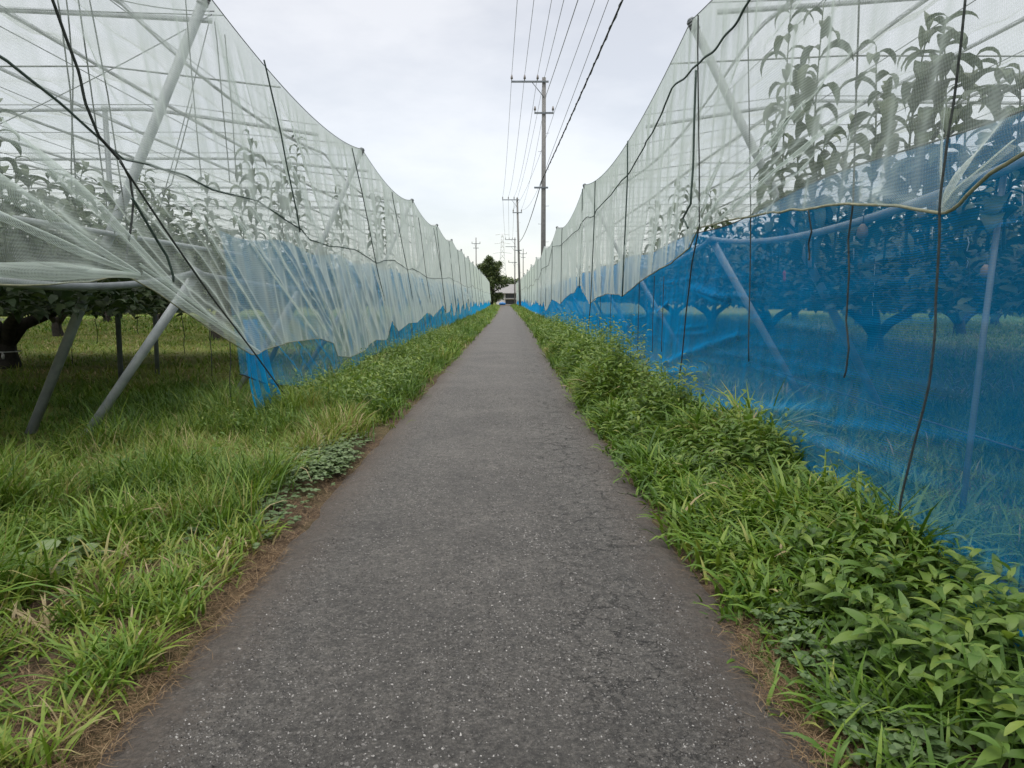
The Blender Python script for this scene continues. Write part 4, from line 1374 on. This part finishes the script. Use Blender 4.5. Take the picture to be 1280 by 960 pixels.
# far greenery closing the horizon behind the nets
r = np.random.default_rng(77)
bl_ = []
for k in range(240):
    x = r.uniform(-420, 420); y = r.uniform(330, 460)
    hh = r.uniform(3, 7)
    bl_.append((x, y, hh * .5, hh))
for k in range(150):
    sd = -1 if k % 2 else 1
    bl_.append((sd * r.uniform(36, 75), r.uniform(45, 130), 1.3, r.uniform(1.4, 2.6)))
crown_cloud(30000, bl_, 78, 1.7).build('treeline', M['crown_leaf'])
tag(bpy.data.objects['treeline'], 'distant low line of trees along the horizon', None, None, 'stuff')

# ------------------------------------------------------------------ vegetation
def scatter(n, x0, x1, y0, y1, seed, ypow=1.0):
    r = np.random.default_rng(seed)
    x = r.uniform(x0, x1, n)
    y = y0 + (y1 - y0) * r.random(n) ** ypow
    return x, y, r


def put_grass(s, x, y, r, h, w, tint0, tintv, el=(0.9, 1.5), bd=(0.4, 1.9)):
    n = len(x)
    X = x + bend(y)
    z = ground_z(X, y) - 0.01
    pn = vnoise(x * 1.1, y * .7, 131) - .5
    tint0 = tint0 - .05 + .5 * pn + .25 * (vnoise(x * 3, y * 2.4, 132) - .5)
    h = h * (1 + 1.1 * (vnoise(x * 1.7 + 9, y * 1.2, 133) - .5))
    for (ex, ey, er) in CLEAR:
        h = np.where(np.hypot(x - ex, y - ey) < er, h * .22, h)
    s.put(np.stack([X, y, z], 1), r.uniform(0, 6.28, n), r.uniform(*el, n), r.uniform(*bd, n), h * r.uniform(.55, 1.2, n), w * r.uniform(.6, 1.3, n), np.clip(r.normal(tint0, tintv, n), 0, 1), K=4, roll=r.normal(0, .3, n))


_q = atZ(72, 722)
CLEAR = [(_q.x, _q.y, .30), (atZ(402, 588).x, atZ(402, 588).y, .22)]


def tufts(nc, x0, x1, y0, y1, seed, per=26, spread=0.05, mask=None):
    r = np.random.default_rng(seed)
    cx, cy = r.uniform(x0, x1, nc), r.uniform(y0, y1, nc)
    if mask is not None:
        k = mask(cx, cy)
        cx, cy = cx[k], cy[k]
    sc = r.uniform(.6, 1.3, len(cx))
    ti = r.normal(0, .12, len(cx))
    x = (np.repeat(cx, per) + r.normal(0, spread, len(cx) * per))
    y = (np.repeat(cy, per) + r.normal(0, spread, len(cx) * per))
    return x, y, np.repeat(sc, per), np.repeat(ti, per), r


def stems(s, x, y, r, h, leafL, nl=9, tint0=.55):
    """upright weeds with ovate leaves up the stalk"""
    for k in range(len(x)):
        hh = (h[k] if hasattr(h, '__len__') else h) * r.uniform(.6, 1.2)
        X = x[k] + float(bend(y[k]))
        z0 = float(ground_z(np.array([X]), np.array([y[k]]))[0])
        ln = r.normal(0, .14, 2)
        n = nl
        t = np.linspace(.12, 1, n)
        base = np.stack([X + ln[0] * t * hh, y[k] + ln[1] * t * hh, z0 + hh * t], 1)
        Ln = leafL * r.uniform(.7, 1.2, n) * np.interp(t, [0, .6, 1], [.8, 1.0, .65])
        s.put(np.array([[X, y[k], z0 - .02]]), np.array([math.atan2(ln[1], ln[0])]), np.array([1.57 - np.hypot(*ln)]), np.array([0.0]), np.array([hh * 1.02]), np.array([.006]), np.array([.3]), K=4, prof=np.array([1, .9, .8, .7, .5]))
        s.put(base, np.arange(n) * 2.4 + r.uniform(0, 6) + r.normal(0, .3, n), r.uniform(.15, .9, n), r.uniform(.5, 1.5, n), Ln, Ln * r.uniform(.26, .40), np.clip(tint0 + .25 * (t - .5) + r.normal(0, .14, n), 0, 1), K=5, prof=np.interp(np.linspace(0, 1, 6), [0, .2, .45, .8, 1], [.12, .8, 1, .45, .03]), roll=r.normal(0, .2, n), fold=0.25)


def rosettes(s, x, y, r, rad_, n=5, tint0=.5, zup=.06, fold=.2):
    """low round-leaved ground cover"""
    m = len(x)
    X = np.repeat(x + bend(y), n); Y = np.repeat(y, n)
    z = ground_z(X, Y) + np.repeat(r.uniform(.3, 1.0, m) * zup, n)
    yaw = np.repeat(r.uniform(0, 6.28, m), n) + np.tile(np.arange(n) * 6.28 / n, m)
    N_ = m * n
    Ln = rad_ * r.uniform(.7, 1.25, N_)
    s.put(np.stack([X, Y, z], 1), yaw, r.uniform(.0, .5, N_), r.uniform(.2, .9, N_), Ln, Ln * .95, np.clip(r.normal(tint0, .22, N_), 0, 1), K=4, prof=np.array([.15, .75, 1, .85, .15]), roll=r.normal(0, .15, N_), fold=fold)


# --- verge of the lifted side
s = Strips()
soil_patch = lambda x, y: (vnoise(x * 3.4, y * 3.0, 91) > 0.44)
near_mask = lambda x, y: soil_patch(x, y) | (x < -2.55 + .35 * vnoise(y * .8, y * 0, 92))
x, y, sc, ti, r = tufts(760, -3.1, -1.63, 2.0, 5.4, 201, 22, .055, near_mask)
put_grass(s, x, y, r, .20 * sc, .013, .50 + .9 * ti, .17, (.5, 1.4), (.3, 1.6))
x, y, sc, ti, r = tufts(520, -4.6, -2.5, 2.6, 6.2, 202, 24, .07)
put_grass(s, x, y, r, .40 * sc, .013, .40 + .9 * ti, .16)
x, y, sc, ti, r = tufts(620, -3.6, -1.85, 4.9, 9.2, 203, 26, .07)                # fine half-dry grass
put_grass(s, x, y, r, .36 * sc, .0075, .70 + .9 * ti, .18, (1.0, 1.5), (.5, 2.0))
x, y, sc, ti, r = tufts(900, -4.4, -2.0, 5.4, 10, 204, 16, .08)
put_grass(s, x, y, r, .38 * sc, .010, .50 + .9 * ti, .2)
x, y, sc, ti, r = tufts(1500, -3.3, -1.62, 8.0, 18, 205, 18, .08, lambda x, y: vnoise(x * 1.3, y * .8, 94) > .2)
put_grass(s, x, y, r, .34 * sc, .013, .50 + .9 * ti, .2)
x, y, sc, ti, r = tufts(1900, -3.3, -1.58, 17, 45, 206, 12, .1)
put_grass(s, x, y, r, .36 * sc, .024, .52 + .9 * ti, .18)
x, y, sc, ti, r = tufts(2400, -3.1, -1.55, 44, 150, 207, 7, .15)
put_grass(s, x, y, r, .38 * sc, .05, .55 + .9 * ti, .16)
r = np.random.default_rng(219)
x = r.normal(-2.6, .12, 420); y = r.normal(9.0, .22, 420)                    # a dead brown tuft by the hanging strip
put_grass(s, x, y, r, .55, .012, .97, .05, (1.1, 1.55), (.4, 2.2))
x, y, sc, ti, r = tufts(46, -2.3, -1.60, 2.1, 3.6, 230, 34, .045)
put_grass(s, x, y, r, .17 * sc, .013, .52 + .9 * ti, .13, (.4, 1.3), (.3, 1.5))
# flowering stalks standing above the half-dry grass
for (n_, x0_, x1_, y0_, y1_, sd_, h_) in ((900, -4.2, -2.0, 5.0, 10, 208, .52), (500, -3.1, -1.8, 9, 16, 209, .5), (260, -4.4, -2.6, 3.2, 5, 210, .5)):
    x, y, r = scatter(n_, x0_, x1_, y0_, y1_, sd_)
    put_grass(s, x, y, r, h_, .0038, .90, .08, (1.2, 1.55), (.3, 1.3))
tag(s.build('verge_grass', M['grass']), 'mixed green and half-dry grass along the lifted side', None, None, 'stuff')

s = Strips()
x, y, r = scatter(60, -2.9, -1.9, 9.5, 16, 211); stems(s, x, y, r, .34, .085)
x, y, r = scatter(1000, -3.0, -1.7, 9, 28, 212); k = vnoise(x, y * .5, 218) > .36; stems(s, x[k], y[k], r, .50, .13, 10)
x, y, r = scatter(26, -4.2, -3.2, 3.6, 5.4, 213); stems(s, x, y, r, .42, .10)
x, y, r = scatter(170, -3.4, -1.8, 4.2, 9.5, 215); k = vnoise(x * 1.3, y * 1.1, 216) > .5; stems(s, x[k], y[k], r, .36, .085, 9)
x, y, r = scatter(120, -3.0, -1.7, 24, 60, 214); stems(s, x, y, r, .4, .15, 7)
tag(s.build('verge_weeds', M['weed']), 'leafy weeds among the grass of the lifted side', None, None, 'stuff')

s = Strips()
r = np.random.default_rng(221)
q = atZ(402, 588)
x = q.x + r.normal(0, .19, 900); y = q.y + r.normal(0, .42, 900)
k = x < -1.5; rosettes(s, x[k], y[k], r, .033, 5, .65, .14)
q = atZ(300, 655)
x = q.x + r.normal(0, .22, 300); y = q.y + r.normal(0, .3, 300); k = x < -1.52
rosettes(s, x[k], y[k], r, .032, 5, .4, .08)
x, y, r = scatter(260, -2.1, -1.55, 5.5, 8.5, 223); rosettes(s, x, y, r, .03, 4, .45, .07)
tag(s.build('ground_cover', M['clover']), 'pale grey-green creeping ground cover at the lane edge', None, None, 'stuff')

# big-leaved low plant by the bare soil
q = atZ(72, 722)
t = thing('broadleaf_plant', 'low plant with large pale green leaves beside bare soil', 'plant', (q.x, q.y, float(ground_z(np.array([q.x]), np.array([q.y]))[0])))
s = Strips(); r = np.random.default_rng(231)
n = 26
a = r.uniform(0, 6.28, n); d = r.uniform(.03, .24, n)
Ln = r.uniform(.09, .14, n)
s.put(np.stack([np.cos(a) * d, np.sin(a) * d, r.uniform(.04, .15, n)], 1), a, r.uniform(0, .6, n), r.uniform(.4, 1.2, n), Ln, Ln * .9, r.uniform(.4, 1, n), K=6, prof=np.array([.5, 1, .95, .85, .65, .4, .04]), roll=r.normal(0, .2, n), fold=.2)
s.build('leaves', M['clover'], t)
s = Strips()
s.put(np.zeros((n, 3)), a, np.full(n, .9), np.full(n, .9), d * 1.35 + .02, np.full(n, .006), np.full(n, .4), K=4, prof=np.ones(5))
s.build('stems', M['weed'], t)

# --- verge of the blue side
s = Strips()
x, y, sc, ti, r = tufts(760, 1.10, 2.42, 3.4, 7.6, 301, 22, .07, lambda x, y: x > 1.10 + .16 * vnoise(y * 1.5, y * 0, 96))
put_grass(s, x, y, r, .27 * sc + .30 * np.clip((x - 1.4) / .8, 0, 1) * np.clip((y - 3.6) / 1.2, 0, 1), .025, .52 + .9 * ti, .16, (.9, 1.5), (.8, 2.5))
x, y, sc, ti, r = tufts(170, 1.16, 2.4, 2.2, 3.8, 302, 18, .07)
put_grass(s, x, y, r, .24 * sc, .016, .42 + .9 * ti, .15, (.7, 1.4), (.5, 1.8))
x, y, sc, ti, r = tufts(720, 1.13, 2.35, 7.2, 12, 303, 20, .08)
put_grass(s, x, y, r, .24 * sc + .10 * vnoise(x * 2, y * .8, 97), .020, .52 + .9 * ti, .17, (.9, 1.5), (.7, 2.4))
x, y, sc, ti, r = tufts(1300, 1.12, 2.35, 11.5, 26, 304, 15, .09)
put_grass(s, x, y, r, .22 * sc + .12 * vnoise(x * 2, y * .6, 98), .022, .5 + .9 * ti, .2)
x, y, sc, ti, r = tufts(1500, 1.18, 2.3, 25, 60, 305, 10, .12)
put_grass(s, x, y, r, .36 * sc, .035, .52 + .9 * ti, .18)
x, y, sc, ti, r = tufts(1700, 1.15, 2.25, 58, 158, 306, 7, .15)
put_grass(s, x, y, r, .38 * sc, .06, .55 + .9 * ti, .16)
for (mx, my, sx_, sy_, h_, nc_, sd_) in ((1.55, 11.2, .26, .75, .86, 260, 331), (1.80, 8.5, .22, .35, .56, 110, 332), (1.6, 15.2, .25, .9, .80, 200, 333), (1.65, 20, .25, 1.3, .8, 200, 334), (2.0, 6.0, .16, .5, .62, 90, 335)):
    r = np.random.default_rng(sd_)
    cx, cy = r.normal(mx, sx_, nc_), r.normal(my, sy_, nc_)
    k = (cx > 1.15) & (cx < 2.36); cx, cy = cx[k], cy[k]
    fall = np.exp(-((cx - mx) / sx_) ** 2 * .35 - ((cy - my) / sy_) ** 2 * .35)
    x = np.repeat(cx, 18) + r.normal(0, .05, len(cx) * 18); y = np.repeat(cy, 18) + r.normal(0, .05, len(cx) * 18)
    put_grass(s, x, y, r, h_ * np.repeat(.3 + .6 * fall, 18), .022, .48 + np.repeat(r.normal(0, .13, len(cx)), 18), .14, (1.0, 1.5), (.8, 2.6))
tag(s.build('verge_grass', M['grass']), 'lush broad-bladed grass along the foot of the blue net', None, None, 'stuff')

s = Strips()
x, y, r = scatter(170, 1.45, 2.32, 2.2, 4.3, 311); stems(s, x, y, r, .29, .16, 9, .48)
x, y, r = scatter(14, 2.1, 2.3, 4.2, 5.2, 312); stems(s, x, y, r, .46, .12, 10, .65)
for (mx, my, sx_, sy_, h_, nc_, sd_) in ((1.55, 11.2, .28, .8, .92, 330, 341), (1.80, 8.5, .24, .42, .62, 170, 342), (1.6, 15.2, .28, 1.0, .85, 260, 343), (1.6, 20, .28, 1.5, .85, 260, 344), (1.6, 27, .3, 2.5, .8, 260, 345), (2.0, 6.2, .18, .5, .55, 90, 346)):
    r = np.random.default_rng(sd_)
    x, y = r.normal(mx, sx_, nc_), r.normal(my, sy_, nc_)
    k = (x > 1.12) & (x < 2.36); x, y = x[k], y[k]
    fall = np.exp(-((x - mx) / sx_) ** 2 * .3 - ((y - my) / sy_) ** 2 * .3)
    stems(s, x, y, r, h_ * (.3 + .98 * fall), .135 if my < 14 else .17, 13 if my < 14 else 10, .55)
x, y, r = scatter(90, 1.5, 2.35, 4.2, 7.5, 313); stems(s, x, y, r, .34, .10, 9, .5)
x, y, r = scatter(50, 1.65, 2.3, 7.2, 9.6, 314); stems(s, x, y, r, .36, .12, 11, .45)
x, y, r = scatter(330, 1.4, 2.3, 14, 36, 316); k = vnoise(x, y * .5, 318) > .45; stems(s, x[k], y[k], r, .40, .16, 10, .5)
tag(s.build('verge_weeds', M['weed']), 'broad-leaved weeds crowding the foot of the blue net', None, None, 'stuff')

s = Strips()
x, y, r = scatter(420, 1.18, 1.75, 2.3, 3.5, 321); rosettes(s, x, y, r, .032, 4, .35, .10)
x, y, r = scatter(200, 1.2, 1.5, 3.4, 6.5, 322); rosettes(s, x, y, r, .03, 4, .35, .06)
tag(s.build('ground_cover', M['clover']), 'small round-leaved ground cover beside the lane near the camera', None, None, 'stuff')

# --- dry straw at the lane edges
s = Strips()
for (x0, x1, y0, y1, n, sd) in ((-2.2, -1.40, 2.0, 4.6, 9000, 401), (-2.0, -1.42, 4.5, 9, 2600, 402), (1.0, 1.32, 2.2, 3.6, 1500, 403), (1.02, 1.25, 3.5, 9, 900, 404), (-1.8, -1.4, 9, 20, 900, 405)):
    x, y, r = scatter(n, x0, x1, y0, y1, sd)
    k = vnoise(x * 3, y * 2.2, 98) + .5 * vnoise(x * 9, y * 9, 99) > .55 + np.clip((-1.7 - x) * .6, 0, .3)
    x, y = x[k], y[k]
    n = len(x)
    s.put(np.stack([x, y, np.maximum(ground_z(x, y), -.012) + .012 + r.uniform(0, .02, n)], 1), r.uniform(0, 6.28, n), r.normal(.08, .16, n), r.normal(.1, .5, n), r.uniform(.03, .11, n), r.uniform(.0010, .0024, n), r.uniform(0, 1, n), K=3, prof=np.array([1, 1, .8, .3]))
for (cx_, cy_, sx_, sy_, n_, sd_) in ((1.14, 3.1, .06, .22, 700, 411), (1.10, 2.5, .06, .2, 400, 412), (-1.62, 3.0, .10, .5, 1500, 413), (-1.6, 4.4, .08, .5, 1100, 414), (-1.58, 6.2, .06, .7, 700, 415), (-2.2, 3.6, .25, .3, 900, 416)):
    r = np.random.default_rng(sd_)
    x, y = r.normal(cx_, sx_, n_), r.normal(cy_, sy_, n_)
    s.put(np.stack([x, y, np.maximum(ground_z(x, y), -.012) + .012 + r.uniform(0, .03, n_)], 1), r.uniform(0, 6.28, n_), r.normal(.12, .25, n_), r.normal(.2, .6, n_), r.uniform(.03, .10, n_), r.uniform(.0010, .0024, n_), r.uniform(0, 1, n_), K=3, prof=np.array([1, 1, .8, .3]))
tag(s.build('straw_litter', M['straw']), 'dry brown straw strewn along the lane edges', None, None, 'stuff')

# --- grass inside the orchards
s = Strips()
x, y, sc, ti, r = tufts(1500, -9, -3.4, 5.5, 13, 501, 12, .12)
put_grass(s, x, y, r, .22 * sc, .012, .36 + .9 * ti, .14)
x, y, sc, ti, r = tufts(2600, -22, -4, 12, 34, 502, 9, .2)
put_grass(s, x, y, r, .16 * sc, .022, .74 + .9 * ti, .14)  # raised tint paints the lit band beyond the near shade
x, y, sc, ti, r = tufts(2600, -40, -4, 33, 70, 506, 6, .3)
put_grass(s, x, y, r, .22 * sc, .06, .6 + .9 * ti, .16)
tag(s.build('orchard_grass', M['grass']), 'mown grass under the pear canopy seen through the lifted gap', None, None, 'stuff')
s = Strips()
x, y, sc, ti, r = tufts(2200, 2.5, 8, 3.0, 11, 503, 14, .1)
put_grass(s, x, y, r, .26 * sc, .013, .45 + .9 * ti, .18)
x, y, sc, ti, r = tufts(2600, 3, 22, 10.5, 32, 504, 9, .2)
put_grass(s, x, y, r, .2 * sc, .026, .74 + .9 * ti, .12)  # brighter tint stands in for light reaching this orchard grass
x, y, r = scatter(120, 2.6, 4.6, 2.8, 6.0, 505); 
x, y, sc, ti, r = tufts(2600, 3, 42, 31, 70, 507, 6, .3)
put_grass(s, x, y, r, .24 * sc, .06, .5 + .9 * ti, .2)
tag(s.build('orchard_grass', M['grass']), 'grass under the pear canopy seen through the blue net', None, None, 'stuff')
s = Strips()
stems(s, x, y, r, .3, .11, 8, .4)
tag(s.build('orchard_weeds', M['weed']), 'leafy weeds pressed behind the blue net', None, None, 'stuff')

# --- loose chippings lying in the asphalt surface
r = np.random.default_rng(601)
n = 46000
y = 2.0 + 11 * r.random(n) ** 1.9
x = r.uniform(ROAD_L + .22, ROAD_R - .2, n)
k = vnoise(x * 1.6, y * 1.6, 61) + .6 * r.random(n) > .45
x, y = x[k], y[k]; n = len(x)
u = (x - ROAD_L) / (ROAD_R - ROAD_L)
z = 0.02 * (1 - (2 * u - 1) ** 2) + 0.006 * np.cos(u * 4 * np.pi) + .004
oct_ = np.array([[1, 0, 0], [.3, .9, 0], [-.8, .5, 0], [-.7, -.7, 0], [.4, -.9, 0], [.2, .1, 1], [-.25, -.1, .9]])
sz = r.uniform(.0028, .0078, n) * (1 + .4 * (r.random(n) > .9))
a = r.uniform(0, 6.28, n)
R = np.stack([np.stack([np.cos(a), -np.sin(a)], -1), np.stack([np.sin(a), np.cos(a)], -1)], 1)
xy = np.einsum('nij,kj->nki', R, oct_[:, :2]) * sz[:, None, None] * np.stack([r.uniform(.7, 1.3, n), r.uniform(.7, 1.3, n)], 1)[:, None, :]
VZ = oct_[None, :, 2] * (sz * r.uniform(.35, .8, n))[:, None] - .0008
V = np.concatenate([xy + np.stack([x, y], 1)[:, None, :], (VZ + z[:, None])[..., None]], -1).reshape(-1, 3)
f = np.array([(0, 1, 5, 5), (1, 2, 6, 5), (2, 3, 6, 6), (3, 4, 5, 6), (4, 0, 5, 5)])
# keep clean quads: triangles stored by repeating are avoided with separate fan quads
f = np.array([(0, 1, 2, 5), (2, 6, 5, 5), (2, 3, 4, 6), (4, 0, 5, 6)])
f = f[[0, 2, 3]]
F = (f[None] + (np.arange(n) * 7)[:, None, None]).reshape(-1, 4)
mst, nt = new_mat('grey_chipping')
at_ = N(nt, 'ShaderNodeAttribute', attribute_name='tint')
b_ = N(nt, 'ShaderNodeBsdfPrincipled', i={'Roughness': .7})
L(nt, ramp(nt, at_.outputs['Fac'], [(0, (.06, .057, .053)), (.6, (.17, .163, .152)), (1, (.34, .33, .31))]), b_.inputs['Base Color'])
out(nt, b_.outputs[0])
o = mesh_np('chippings', V, F, mst, None, np.repeat(r.random(n) ** 1.7, 7), False)
tag(o, 'grey stone chippings standing proud of the asphalt', None, None, 'stuff')
